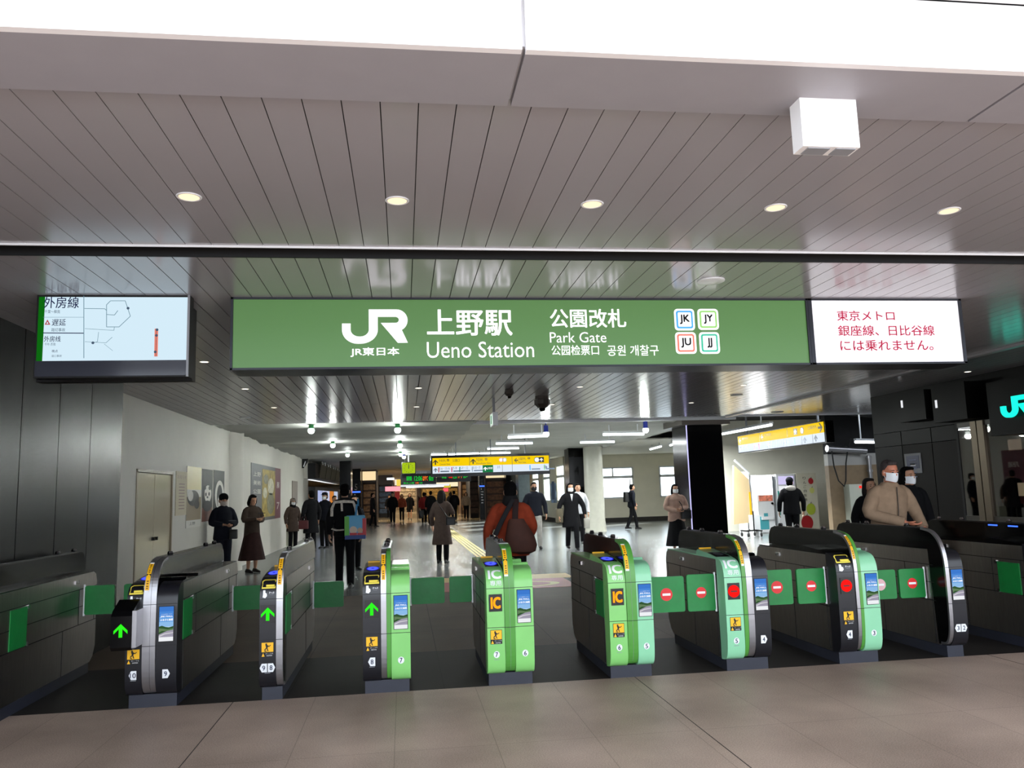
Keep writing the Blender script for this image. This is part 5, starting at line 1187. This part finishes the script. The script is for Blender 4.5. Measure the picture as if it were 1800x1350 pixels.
def shop(u0, u1, Y, label, wallc, openc, lite, d=3):
    x0, x1 = P_at(u0, Y), P_at(u1, Y); t = thing('shop', label, 'shop front', ((x0 + x1) / 2, Y, 0)); w = x1 - x0
    MB().box(x0, x1, Y + .3, Y + d, 0, 3.05).build('wall', mat('shop_wall_' + wallc[1:], wallc, .6, noise=.15), t)
    b = MB(); b.box(x0, x1, Y, Y + .3, 2.35, 3.05).box(x0, x0 + w * .06, Y, Y + .3, 0, 2.35).box(x1 - w * .06, x1, Y, Y + .3, 0, 2.35); b.build('portal', mat('shop_portal', '#2b1c14', .4), t)
    b = MB()
    for k in range(5): rect(b, FY(Y + .28), x0 + w * .1, x1 - w * .1, .3 + k * .4, .62 + k * .4, 0, .05, mat('goods_%s' % openc[1:], openc, .6, emit=openc, es=.12, noise=.7, nscale=7))
    b.build('shelf', None, t)
    if lite: b = MB(); rect(b, FY(Y), x0 + w * .05, x1 - w * .05, 2.45, 2.95, 0, .04, E('fascia_%s' % lite[1:], lite, 1.0)); b.build('lit_fascia', None, t)
    return t
shop(636, 662, 47, 'dark brown shop front with glowing cream fascia, left of the far hall', '#3a261b', '#7c5b3c', '#ffe2b0')
shop(664, 690, 60, 'narrow black shop front with display posters on the left', '#1c1a1b', '#3c4a5c', None)
shop(692, 735, 72, 'cream walled far shop with a red poster', '#b9ac94', '#8f7b60', '#f4ead2')
shop(735, 812, 96, 'bright souvenir shop closing off the end of the hall', '#a58a58', '#caa35c', '#fff0c8')
shop(810, 842, 62, 'tan shop front at the right of the far hall', '#6c5138', '#8a6a48', None)
shop(853, 890, 50, 'dark shop front with glowing slatted cream fascia, right side', '#24140f', '#4b2f20', '#ffe9bb')
shop(826, 843, 51, 'black shop opening next to the pillar with an 8', '#0f0b0a', '#2c201a', None)
lit('shop_sign', 677, 855.5, 704, 863, 58, '#ff9aa6', 1.3, 'glowing pink and white shop sign over the left walkers', txt='SHOP' if False else None)
lit('red_poster', 694, 864, 703, 880, 60, '#8c2f2c', .6, 'red poster with white print below the glowing sign', 'poster')
lit('shop_sign', 779, 858, 788, 864, 80, '#ff5a6a', 1.1, 'small red lit shop sign above the taupe coat woman')
lit('guide_sign', 697, 843, 706, 854, 50, '#ffe060', .9, 'small yellow and white guide sign left of the departure board', 'sign')
lit('guide_sign', 780, 852, 792, 857, 60, '#e8d24a', .8, 'small yellow sign far behind the departure board', 'sign')
lit('ceiling_light_panel', 680, 840, 693, 843.5, 60, '#f4fbff', 2, 'bright ceiling light above the left shops', 'ceiling light')
for k, (u0, u1, v, Y) in enumerate(((714, 790, 856.8, 66), (722, 776, 853.5, 54))):
    a, c = onY(u0, v, Y), onY(u1, v, Y); tag(MB().box(a.x, c.x, Y, Y + .15, a.z - .03, a.z + .05).build('light_strip', E_tube, loc=a), ('long white light strip in the distance below the departure board', 'second white light strip nearer the departure board')[k], 'ceiling light')
for k, u in enumerate((812, 838)):
    x = P_at(u, 64); 
t = block('notice_stand', 893, 0, 1, 0, 1, M_blk, 'x', 'x') if False else None
# ================================================================ HANGING BOARDS
F30 = 30.0
def Z_(v, u, Y): return onY(u, v, Y).z
ck = thing('clock', 'square yellow-green wall clock reading noon, hung beside the departure board', 'clock', onY(718, 832, 30)); a, c = onY(705.5, 812.5, 30), onY(731, 833, 30)
b = MB(); poly(b, FY(30), rrect(a.x, c.x, c.z, a.z, .04), 0, .06, M_blk); b.build('case', None, ck)
b = MB(); poly(b, FY(30), rrect(a.x + .025, c.x - .025, c.z + .025, a.z - .025, .03), .06, .064, E('clock_lime', '#b4d414', .85)); b.build('dial', None, ck)
cx, cz = (a.x + c.x) / 2, (a.z + c.z) / 2; b = MB()
for i in range(12):
    t_ = 2 * PI * i / 12; r_ = .155; disc(b, FY(30), cx + r_ * math.sin(t_), cz + r_ * math.cos(t_), .013, .064, .066, M_bk, 8)
b.build('hour_mark', None, ck)
fr = FY(30); b = MB(); poly(b, fr, [(cx - .012, cz - .03), (cx + .012, cz - .03), (cx + .010, cz + .14), (cx - .004, cz + .14)], .067, .070, M_bk); b.build('minute_hand', None, ck); b = MB(); poly(b, fr, [(cx - .012, cz - .03), (cx + .014, cz - .03), (cx + .022, cz + .10), (cx + .004, cz + .10)], .071, .073, M_bk); b.build('hour_hand', None, ck)
MB().box(cx - .02, cx + .02, 30.02, 30.06, a.z - .02, 3.05).build('bracket', M_grey, ck)
# departure board
db = thing('departure_board', 'long black departure board with green and orange LED text', 'display', onY(765, 853, 32)); Yd = 32
def brd(u0, v0, u1, v1, m, w0, w1, nm, par=db, Y=Yd): a, c = onY(u0, v0, Y), onY(u1, v1, Y); b = MB(); rect(b, FY(Y), a.x, c.x, c.z, a.z, w0, w1, m); return b.build(nm, None, par)
brd(704, 833.5, 767, 852.5, M_blk, -.25, 0, 'casing'); brd(767, 831, 828, 846, M_blk, -.25, 0, 'casing'); brd(704, 852.5, 790, 853.5, E_wht, -.2, 0, 'light_edge')
for nm, items in (('led_text', [('新幹線', 714.5, 837, 724, 845, E_grnb), ('12:06', 728, 837, 742, 845, E_grnb), ('はやて', 743, 836.5, 752, 845, E_ord), ('仙台', 753.5, 836.5, 762, 845, E_grnb), ('特急', 776.5, 835.5, 785, 841, E_grnb), ('常磐', 788.5, 834.5, 795.5, 840.5, E('led_red_b', '#ff2a1c', .9)), ('12:30', 796, 835, 803, 841, E_grnb), ('11', 805, 834.5, 807.5, 840.5, E_ord), ('7', 810, 834.5, 812.5, 840.5, E_ord), ('水戸', 814, 834, 822, 840.5, E_grnb), ('東北上越', 709, 847.8, 728, 850.5, E_grnb), ('北陸', 730, 847.5, 736, 850.3, E_ord), ('方面', 737, 847.5, 742.5, 850.2, E_grnb)]),):
    for s, u0, v0, u1, v1, m in items: a, c = onY(u0, v0, Yd), onY(u1, v1, Yd); b = MB(); text(b, s, FY(Yd), a.x, c.x, c.z, a.z, .006, m, .02); b.build(nm, None, db)
b = MB(); a, c = onY(731, 829, Yd), onY(750, 832.5, Yd); rect(b, FY(Yd), a.x - .3, a.x + 2.1, c.z - .02, a.z + .03, -.02, -.001, mat('board_head', '#4a4c4e', .5)); text(b, '次の発車時刻', FY(Yd), a.x, c.x, c.z, a.z, .004, M_grey); b.build('header', None, db)
b = MB()
for u in (712, 822): x = P_at(u, 32.1); b.box(x - .02, x + .02, 32.08, 32.12, 2.3, 3.05)
b.build('hanger', M_grey, db)
# yellow guide sign (centre)
E_gy = E('guide_yellow', '#ffd400', .95); E_gw = E('guide_white', '#e6f2ff', .95); E_gg = E('guide_green', '#15884c', .7); M_ink = mat('guide_ink', '#33301a', .5); M_inkb = mat('guide_ink_blue', '#56657c', .5)
Yg = 24.0; gs = thing('guide_sign', 'long yellow and white direction sign hanging over the concourse centre', 'sign', onY(860, 830, Yg))
def g2(u0, v0, u1, v1, fr=None): a, c = onY(u0, v0, Yg), onY(u1, v1, Yg); return a.x, c.x, c.z, a.z
FG = FY(Yg); A = g2(757, 801, 967, 832); MB().box(A[0], A[1], Yg + .005, Yg + .2, g2(757, 803, 967, 833)[2] - .0, A[3]).build('cabinet', M_blk, gs)
YA = (g2(760, 806, 966, 818)[2] + g2(760, 806, 966, 817)[2]) / 2
zt = g2(760, 805.5, 965, 820)[3]; x0, x1 = g2(760, 805, 965, 820)[:2]; zb = onY(862, 830, Yg).z; zm = onY(862, 817.5, Yg).z
b = MB(); rect(b, FG, x0, x1, zm, zt - .0, 0, .01, E_gy); b.build('yellow_strip', None, gs); b = MB(); rect(b, FG, x0, x1, zb, zm, 0, .01, E_gw); b.build('white_strip', None, gs)
W = x1 - x0; X_ = lambda f: x0 + W * f
b = MB(); hy = zt - zm; hw = zm - zb
for f in (.315, .68): rect(b, FG, X_(f) - .006, X_(f) + .006, zm, zt, .01, .012, M_ink)
for f in (.315 + .28, .68): rect(b, FG, X_(f) - .005, X_(f) + .005, zb, zm, .01, .012, M_ink)
b.build('divider', None, gs)
b = MB(); arrow_up(b, FG, X_(.025), (zm + zt) / 2, hy * .62, .01, .013, M_ink); b.build('arrow', None, gs)
b = MB(); arrow_up(b, FG, X_(.345), (zm + zt) / 2, hy * .62, .01, .013, M_ink); b.build('arrow', None, gs)
b = MB(); arrow_up(b, FG, X_(.025), (zm + zb) / 2, hw * .55, .01, .013, M_inkb); b.build('arrow', None, gs)
b = MB(); arrow_up(b, FG, X_(.97), (zm + zb) / 2, hw * .5, .01, .013, M_inkb, rot=-PI / 2); b.build('arrow', None, gs)
b = MB(); arrow_up(b, FG, X_(.715), (zm + zt) / 2, hy * .5, .01, .013, M_ink, rot=PI / 2); b.build('arrow', None, gs)
for s, f0, f1, h0, h1, m in (('中央改札', .055, .115, .5, .85, M_ink), ('Central Gate', .06, .15, .15, .35, M_ink), ('公園口', .17, .23, .5, .85, M_ink), ('不忍改札', .37, .43, .5, .85, M_ink), ('Shinobazu Gate', .37, .50, .15, .35, M_ink), ('公園改札', .735, .80, .5, .85, M_ink), ('Park Gate', .735, .80, .15, .35, M_ink)):
    b = MB(); text(b, s, FG, X_(f0), X_(f1), zm + hy * h0, zm + hy * h1, .012, m); b.build('lettering', None, gs)
for f, m in ((.125, M_ink), (.45, M_ink), (.82, M_ink)): b = MB(); rect(b, FG, X_(f) - .01, X_(f) + .055, zm + hy * .6, zm + hy * .85, .01, .012, m); rect(b, FG, X_(f) + .008, X_(f) + .037, zm + hy * .66, zm + hy * .79, .012, .0125, E_gy); b.build('gate_icon', None, gs)
for s, f0, f1 in (('5-6・13-16', .06, .145), ('7-9', .17, .205), ('5-9・12', .235, .30), ('8-10・17', .345, .405), ('35', .55, .575)): b = MB(); text(b, s, FG, X_(f0), X_(f1), zb + hw * .52, zb + hw * .85, .012, M_inkb); b.build('lettering', None, gs)
for f, cc in ((.048, '#d8404a'), (.158, '#e0306a'), (.225, '#1f9a8a'), (.333, '#8a98a8'), (.83, '#2e8fd0'), (.955, '#6fb55a')):
    b = MB(); rect(b, FG, X_(f), X_(f) + .03, zb + hw * .15, zb + hw * .85, .01, .012, mat('line_bar_' + cc[1:], cc, .4)); rect(b, FG, X_(f) + .06, X_(f) + .32, zb + hw * .2, zb + hw * .36, .01, .012, M_inkb); b.build('line_bar', None, gs)
b = MB(); rect(b, FG, X_(.425), X_(.515), zb, zm, .01, .014, E_gg); b.build('green_panel', None, gs); b = MB(); arrow_up(b, FG, X_(.448), (zm + zb) / 2, hw * .55, .014, .016, M_white); b.build('arrow', None, gs)
b = MB(); text(b, '新幹線', FG, X_(.465), X_(.51), zb + hw * .4, zb + hw * .75, .016, M_white); b.build('lettering', None, gs)
for f, cc in ((.585, '#e8a0a0'), (.615, '#a8b0b8')): b = MB(); disc(b, FG, X_(f), zm + hy * .6, hy * .26, .01, .013, mat('ring_' + cc[1:], cc, .5)); disc(b, FG, X_(f), zm + hy * .6, hy * .17, .013, .015, M_whitem); b.build('line_ring', None, gs)
b = MB(); disc(b, FG, X_(.895), (zm + zt) / 2, hy * .34, .01, .013, M_bk); disc(b, FG, X_(.895), (zm + zt) / 2, hy * .28, .013, .015, M_whitem); b.build('line_ring', None, gs)
b = MB(); s_ = hy * .32; rect(b, FG, X_(.935) - s_, X_(.935) + s_, (zm + zt) / 2 - s_, (zm + zt) / 2 + s_, .01, .013, M_bk); arrow_up(b, FG, X_(.935), (zm + zt) / 2, s_ * 1.3, .013, .015, M_white); b.build('airport_icon', None, gs)
b = MB()
for f in (.2, .5, .8): b.box(X_(f) - .015, X_(f) + .015, Yg + .08, Yg + .12, zt, 3.1)
b.build('hanger', M_grey, gs)
# yellow guide sign (right, facing -x)
X5 = 9.35; a, c = onX(1297.4, 769, X5), onX(1447.5, 743, X5); zt = 2.87; zb = 2.42; FR = FXm(X5); y0, y1 = a.y, c.y   # far, near
gs = thing('guide_sign', 'yellow and white direction sign on the right seen at a steep angle', 'sign', (X5, (y0 + y1) / 2, zb))
MB().box(X5 + .005, X5 + .2, y1 - .06, y0 + .05, zb - .02, zt + .02).build('cabinet', M_blk, gs)
zm = zb + (zt - zb) * .46; L = y0 - y1; A_ = lambda f: -y0 + L * f
b = MB(); rect(b, FR, A_(0), A_(1), zm, zt, 0, .01, E_gy); b.build('yellow_strip', None, gs); b = MB(); rect(b, FR, A_(0), A_(1), zb, zm, 0, .01, E_gw); b.build('white_strip', None, gs)
for f in (.30, .63): b = MB(); rect(b, FR, A_(f) - .008, A_(f) + .008, zm, zt, .01, .012, M_ink); b.build('divider', None, gs)
for f in (.38, .57, .78, .89): b = MB(); rect(b, FR, A_(f) - .007, A_(f) + .007, zb, zm, .01, .012, M_inkb); b.build('divider', None, gs)
hy = zt - zm; hw = zm - zb
for f, z, s_, r, m in ((.03, (zm + zt) / 2, .16, PI / 2, M_ink), (.33, (zm + zt) / 2, .16, PI / 2, M_ink), (.97, (zm + zt) / 2, .2, -PI / 2, M_ink), (.03, (zm + zb) / 2, .13, PI / 2, M_inkb), (.41, (zm + zb) / 2, .13, PI / 2, M_inkb), (.60, (zm + zb) / 2, .14, 0, M_inkb), (.81, (zm + zb) / 2, .15, 0, M_inkb), (.92, (zm + zb) / 2, .15, 0, M_inkb)):
    b = MB(); arrow_up(b, FR, A_(f), z, s_, .01, .013, m, rot=r); b.build('arrow', None, gs)
for s, f0, f1, z0, z1 in (('中央改札', .06, .15, zm + hy * .5, zm + hy * .8), ('不忍改札', .36, .45, zm + hy * .5, zm + hy * .8), ('公園改札', .85, .94, zm + hy * .5, zm + hy * .8), ('1-4', .07, .12, zb + hw * .5, zb + hw * .85), ('8-17', .24, .31, zb + hw * .5, zb + hw * .85)):
    b = MB(); text(b, s, FR, A_(f0), A_(f1), z0, z1, .012, M_inkb if z1 < zm else M_ink); b.build('lettering', None, gs)
for f, cc in ((.055, '#58a0d0'), (.13, '#58a0d0'), (.22, '#d8404a'), (.28, '#e0306a'), (.44, '#58b090'), (.50, '#58b090'), (.63, '#58b090'), (.70, '#4aa6c8')): b = MB(); rect(b, FR, A_(f), A_(f) + .03, zb + hw * .15, zb + hw * .85, .01, .012, mat('line_bar_' + cc[1:], cc, .4)); b.build('line_bar', None, gs)
b = MB(); s_ = hy * .3; q = A_(.72); rect(b, FR, q - s_ * 1.2, q + s_ * 1.2, (zm + zt) / 2 - s_, (zm + zt) / 2 + s_, .01, .013, M_bk); arrow_up(b, FR, q, (zm + zt) / 2, s_ * 1.4, .013, .015, M_white); b.build('airport_icon', None, gs)
b = MB(); disc(b, FR, A_(.79), (zm + zt) / 2, hy * .34, .01, .013, M_bk); disc(b, FR, A_(.79), (zm + zt) / 2, hy * .27, .013, .015, M_whitem); b.build('line_ring', None, gs)
b = MB(); b.box(X5 + .08, X5 + .12, y1 + .4, y1 + .44, zt, 3.7).box(X5 + .08, X5 + .12, y0 - .4, y0 - .36, zt, 3.7); b.build('hanger', M_grey, gs)

# ================================================================ RIGHT-HAND ALCOVE
def bx(u0, u1, Y, v0, v1): a, c = onY(u0, v0, Y), onY(u1, v1, Y); return a.x, c.x, c.z, a.z
# apple vending machine
Yv = 24.5; x0, x1, _, _ = bx(1400, 1438, Yv, 832, 925); x0, x1 = onY(1401, 860, Yv).x, onY(1436, 860, Yv).x
t = thing('vending_machine', 'cream apple vending machine with painted red, yellow and green apples', 'vending machine', ((x0 + x1) / 2, Yv, 0)); Fv = FY(Yv)
MB().box(x0, x1, Yv, Yv + .75, .05, 1.84).box(x0 + .04, x1 - .04, Yv + .04, Yv + .7, 0, .05).build('body', mat('machine_cream', '#cfcbb8', .4, noise=.03), t)
for (fx, fz, r, cc) in ((.72, .86, .095, '#a11f26'), (.74, .70, .09, '#cfd07a'), (.62, .38, .17, '#a9b83a'), (.38, .15, .22, '#9c1a20')):
    b = MB(); disc(b, Fv, x0 + (x1 - x0) * fx, 1.84 * fz, r * .9, .001 + r * .01, .004 + r * .01, mat('apple_' + cc[1:], cc, .5), ry=r * 1.05); b.tube([Fv.p(x0 + (x1 - x0) * fx, 1.84 * fz + r, .006), Fv.p(x0 + (x1 - x0) * fx + .03, 1.84 * fz + r * 1.3, .006)], .008, M_bk, n=6); b.build('apple_picture', None, t)
for k, s in enumerate('りんご自販機'): b = MB(); xx_ = x0 + (x1 - x0) * .40; zz_ = 1.68 - k * .135; text(b, s, Fv, xx_ - .05, xx_ + .05, zz_ - .045, zz_ + .045, .004, M_bk); b.build('lettering', None, t)
# drinks machine with lit window
x0, x1 = onY(1366, 860, Yv).x, onY(1399, 860, Yv).x
t = thing('vending_machine', 'white drinks vending machine with lit panels, left of the apple machine', 'vending machine', ((x0 + x1) / 2, Yv, 0)); MB().box(x0, x1, Yv, Yv + .75, 0, 1.83).build('body', M_whitem, t)
b = MB(); rect(b, Fv, x0 + .06, x1 - .06, 1.5, 1.76, 0, .006, E('machine_lilac', '#dcd4ff', .9)); rect(b, Fv, x0 + .06, x1 - .06, 1.15, 1.45, 0, .006, E_wht); rect(b, Fv, x0 + .06, x1 - .2, 1.0, 1.12, 0, .006, E('machine_pink', '#c7a6c8', .7)); b.build('lit_panel', None, t)
b = MB(); rect(b, Fv, x0 + .01, x0 + .06, .55, 1.3, 0, .008, mat('teal_trim', '#3aa79a', .4)); b.build('side_trim', None, t)
b = MB(); rect(b, Fv, x0 + .25, x1 - .15, .3, .45, 0, .01, M_bk); b.build('pickup_slot', None, t)
# freezer machine
x0, x1 = onY(1332, 880, Yv).x, onY(1360, 880, Yv).x
t = thing('vending_machine', 'very bright ice cream vending machine with red goods and teal front', 'vending machine', ((x0 + x1) / 2, Yv, 0)); MB().box(x0, x1, Yv, Yv + .8, .03, 1.82).box(x0 + .03, x1 - .03, Yv + .03, Yv + .7, 0, .03).build('body', M_whitem, t)
b = MB(); rect(b, Fv, x0 + .02, x1 - .02, 1.20, 1.80, 0, .01, E('machine_glare', '#ffffff', 9)); b.build('lit_window', None, t)
b = MB(); rect(b, Fv, x0 + .04, x1 - .04, 1.0, 1.18, 0, .012, mat('red_goods', '#b3634f', .5, noise=.8, nscale=14, emit='#d88a70', es=.3)); b.build('goods', None, t)
b = MB(); rect(b, Fv, x0 + .03, x0 + .32, .12, .52, 0, .01, mat('teal_art', '#4aa0aa', .5)); rect(b, Fv, x0 + .17, x0 + .30, .52, .62, 0, .01, mat('teal_art', '#4aa0aa')); b.build('front_art', None, t)
b = MB(); rect(b, Fv, x0 + .08, x1 - .06, .42, .52, .01, .05, M_whitem); b.build('pickup_hatch', None, t); b = MB(); disc(b, Fv, x1 - .06, .92, .035, 0, .03, M_blk); b.build('knob', None, t)
# white glowing cabinets left
x0, x1 = onY(1311, 870, Yv + .4).x, onY(1329, 870, Yv).x - .02
t = thing('vending_machine', 'glowing white drinks machine at the left end of the row', 'vending machine', ((x0 + x1) / 2, Yv + .4, 0)); MB().box(x0, x1, Yv + .4, Yv + 1.1, 0, 1.95).build('body', M_whitem, t)
b = MB(); rect(b, FY(Yv + .4), x0 + .02, x1 - .02, 1.05, 1.93, 0, .01, E('machine_glare', '#ffffff', 9)); b.build('lit_window', None, t); b = MB(); rect(b, FY(Yv + .4), x0 + .02, x1 - .02, .55, 1.02, 0, .01, mat('machine_grey', '#8f948f', .5)); rect(b, FY(Yv + .4), x0 + .02, x1 - .02, .1, .5, 0, .01, M_bk); b.build('lower_panel', None, t)
# trolley / cart base
x0, x1 = onY(1303, 918, 23).x, onY(1329, 918, 23).x
t = thing('trolley', 'black wheeled trolley base in front of the glowing machine', 'trolley', ((x0 + x1) / 2, 23, 0)); b = MB(); b.box(x0, x1, 22.85, 22.9, .17, .21).box(x0, x0 + .05, 22.6, 23.1, .17, .21).box(x1 - .05, x1, 22.6, 23.1, .17, .21).tube([(x1 - .12, 22.9, .2), (x1 - .12, 22.9, .75)], .02); b.build('frame', M_blkm, t)
for x in (x0 + .03, x1 - .03):
    for y in (22.62, 23.08): MB().lathe([(.055, -.015), (.06, 0), (.055, .015)], (x, y, .075), axis='x', n=16).tube([(x, y, .1), (x, y, .18)], .012).build('wheel', M_blkm, t)
t = thing('white_box', 'small white box standing at the right end of the trolley', 'box', (x1, 23.4, 0)); MB().box(x1 + .0, x1 + .22, 23.2, 23.5, 0.2, .62).box(x1 + .02, x1 + .05, 23.2, 23.5, 0, .2).box(x1 + .17, x1 + .2, 23.2, 23.5, 0, .2).build('body', M_whitem, t)
# sloping stair side, beige
t = thing('stair_balustrade', 'beige sloping stair side panel beside the black column', 'balustrade', (9.6, 24.2, 0)); p = [onY(u, v, 24.2) for u, v in ((1290, 818), (1316, 842), (1325, 918), (1290, 922))]
b = MB(); poly(b, FY(24.2), [(q.x, max(q.z, .0)) for q in p], -.12, 0); b.build('panel', mat('beige_panel', '#d8bf94', .4), t)
b = MB(); a, c = onY(1290, 812, 24.15), onY(1316, 835, 24.15); b.tube([(a.x, 24.1, a.z + .05), (c.x, 24.1, c.z + .05)], .035); b.build('handrail', M_whitem, t); b = MB(); rect(b, FY(24.2), p[2].x - .10, p[2].x - .04, .02, 1.3, 0, .01, M_yel); b.build('yellow_edge', None, t)
struct(MB().box(10.0, 10.6, 26.2, 26.5, 0, 3.7).build('column', M_wall), 'white pillar behind the vending machines')
# pipe, hose, control box, light box on brown boards
t = thing('drain_pipe', 'silver duct pipe running down and along the brown boards', 'pipe', (12.0, 19.7, 1.0)); a = onY(1533, 870, 19.8); c = onY(1533, 797, 19.8); e = onY(1452, 790, 19.8)
b = MB(); b.tube([(a.x, 19.8, .0), (a.x, 19.8, c.z - .05)], .055, n=14); b.build('vertical_run', M_band, t, smooth=True); b = MB(); b.tube([(a.x - .1, 19.75, c.z + .07), (e.x, 19.75, e.z + .02)], .09, n=14); b.build('horizontal_run', M_band, t, smooth=True)
b = MB(); b.lathe([(.075, -.03), (.075, .03)], (a.x, 19.8, c.z - .1), n=16); b.build('pipe_collar', M_band, t); b = MB(); b.lathe([(.075, -.03), (.075, .03)], (a.x, 19.8, c.z - .45), n=16); b.build('pipe_collar', M_band, t)
pts = [onY(u, v, 19.7) for u, v in ((1462, 793), (1466, 820), (1474, 845), (1484, 855), (1487, 845), (1487, 815), (1490, 790), (1496, 770))]; tag(MB().tube(pts, .018, n=8).build('hose', M_blkm, loc=pts[0], smooth=True), 'black cable loop hanging in front of the brown boards', 'cable')
x0, x1 = onY(1494, 870, 19.6).x, onY(1523, 870, 19.6).x; zt = onY(1505, 851, 19.6).z
t = thing('control_cabinet', 'pale grey control cabinet with a red lamp', 'cabinet', ((x0 + x1) / 2, 19.7, 0)); MB().box(x0, x1, 19.6, 19.88, 0, zt).build('body', mat('cabinet_grey', '#b5b9ac', .4), t); p = onY(1513, 856, 19.58)
MB().lathe([(.035, 0), (.03, -.03), (.01, -.045)], (p.x, 19.6, p.z), axis='y', n=16).build('alarm_lamp', E('alarm_red', '#ff2a20', 1.5), t, smooth=True)
lit('light_box', 1553, 788, 1590, 806, 16.0, '#f8f4ff', 1.8, 'bright white light box glowing over the two masked men', 'light box', depth=.08)
a = onY(1571, 788, 16.04); MB().box(a.x - .01, a.x + .01, 16.03, 16.06, a.z - .02, 3.03).build('hanger', M_grey, bpy.data.objects['light_box'])
# void cables
for k in range(9):
    y = 18.3 + k * .16; x = 9.9 + k * .28; pts = [(x + random.uniform(-.2, .2) + j * .5, y + random.uniform(-.1, .1), 3.35 + .18 * math.sin(j * 1.3 + k * 2)) for j in range(7)]
    o = MB().tube(pts, .03 + .012 * (k % 3), n=8).build('ceiling_cable', mat('cable_%d' % (k % 3), ('#2e2b26', '#4d483e', '#1c1c1e')[k % 3], .5), loc=pts[0], smooth=True); tag(o, 'grey and black cables sagging in the dark open ceiling void at right', 'cable', 'cables in the ceiling void')
# ticket office facade things
a, c = onX(1590, 795, 8.5), onX(1622, 832, 8.5)
t = thing('notice_board', 'framed navy notice with white text on the dark office wall', 'notice', (8.5, a.y, 1.8)); FO = FXm(8.5); za, zc = onX(1605, 797, 8.5).z, onX(1605, 832, 8.5).z
b = MB(); rect(b, FO, -a.y, -c.y, zc, za, .001, .012, M_grey); b.build('frame', None, t); b = MB(); rect(b, FO, -a.y + .05, -c.y - .05, zc + .08, za - .04, .012, .016, mat('notice_navy', '#27305c', .4)); b.build('sheet', None, t)
b = MB()
for k in range(5): rect(b, FO, -a.y + .12, -c.y - .12, za - .12 - k * .07, za - .10 - k * .07, .016, .018, mat('dull_ink', '#6f7798', .5))
rect(b, FO, -a.y + .15, -c.y - .15, zc + .12, zc + .16, .016, .018, M_white); b.build('print', None, t)
for k, (u0, u1) in enumerate(((1588, 1635), (1648, 1708))):
    a, c = onX(u0, 700, 8.3), onX(u1, 700, 8.3); z1, z0 = 2.93, onX((u0 + u1) / 2, 740, 8.3).z; t = thing('unlit_sign_box', ('black unlit sign box on the office wall, left one', 'black unlit sign box on the office wall, right one')[k], 'sign box', (8.4, (a.y + c.y) / 2, z0)); MB().box(8.2, 8.499, c.y, a.y, z0, z1).build('housing', M_office, t)
    zz = onX(u0 + 10, 707, 8.2).z; MB().box(8.19, 8.2, a.y - .12, a.y - .08, zz - .07, zz + .05).build('painted_glint', E_wht, t)  # highlight on the dark box, put in as a small glowing strip
# illuminated emblem sign
Xj = 8.15; t = thing('illuminated_emblem_sign', 'glowing turquoise JR emblem on the black office fascia at the right edge', 'sign', (Xj, 9, 2.4)); FJ = FXm(Xj); a, c = onX(1763, 700, Xj), onX(1763, 736, Xj)
L = (a.z - c.z) * 1.9; em_m = E('emblem_turquoise', '#18e6c8', 1.5); b = MB(); em(b, FJ, -a.y, -a.y + L, c.z, a.z, em_m, .02, .06); b.build('emblem', None, t); MB().box(Xj, 8.499, a.y - L - .4, a.y + .3, c.z - .22, a.z + .25).build('housing', M_office, t)
# glass and posts of the office window
for k, (u0, u1) in enumerate(((1722, 1732), (1734, 1745))):
    a, c = onX(u0, 850, 8.5), onX(u1, 850, 8.5); struct(MB().box(8.44, 8.52, c.y, a.y, 0, 2.35).build('trim_%d' % (6 + k), mat('bronze_post', '#6b5f50', .35, metal=.6)), 'bronze window post')
w = struct(MB().box(8.46, 8.5, 6.5, 11.4, .88, .95).box(8.46, 8.5, 6.5, 11.4, 2.28, 2.35).box(8.46, 8.5, 8.9, 9.0, .9, 2.35).build('window_6', mat('bronze_frame', '#3d352c', .4)), 'ticket office window')
MB().box(8.478, 8.484, 6.5, 11.4, .95, 2.28).build('pane', glassmat('smoked_glass', '#8f8578', .12), w)
slab('wall_right', 8.9, 8.95, 6.5, 13.5, 0, 2.5, mat('office_inner', '#4b4238', .7))
p = onX(1785, 784, 8.8); c = onX(1772, 795, 8.8); tag(MB().box(8.78, 8.8, p.y - .12, p.y + .12, p.z - .06, p.z + .1).build('lit_screen', E('office_light', '#eef2ff', 1.5), loc=p), 'small lit rectangle inside the ticket office window', 'screen')
p = onX(1783, 862, 8.3); q = onX(1783, 895, 8.3)
t = thing('paper_notice', 'beige paper sheet taped inside the office window at the right edge', 'notice', p); MB().box(8.44, 8.45, p.y - .22, p.y + .10, p.z - .08, p.z + .10).build('sheet', mat('paper_beige', '#b59f7c', .7), t)
# ---- world and sun
w = bpy.data.worlds.new('world'); SC.world = w; w.use_nodes = True
bg = w.node_tree.nodes['Background']; bg.inputs['Color'].default_value = (.82, .90, 1, 1); bg.inputs['Strength'].default_value = 5.2
sl = bpy.data.lights.new('sun', 'SUN'); sl.energy = 34; sl.angle = .01; sl.color = (1, .96, .9)
so = bpy.data.objects.new('sun', sl); COL.objects.link(so)
so.rotation_euler = Vector((-.77, -.64, -.335)).to_track_quat('-Z', 'Y').to_euler()
SC.view_settings.view_transform = 'Standard'; SC.view_settings.look = 'None'; SC.view_settings.gamma = 1; SC.view_settings.use_curve_mapping = False
SC.view_settings.exposure = 0.0
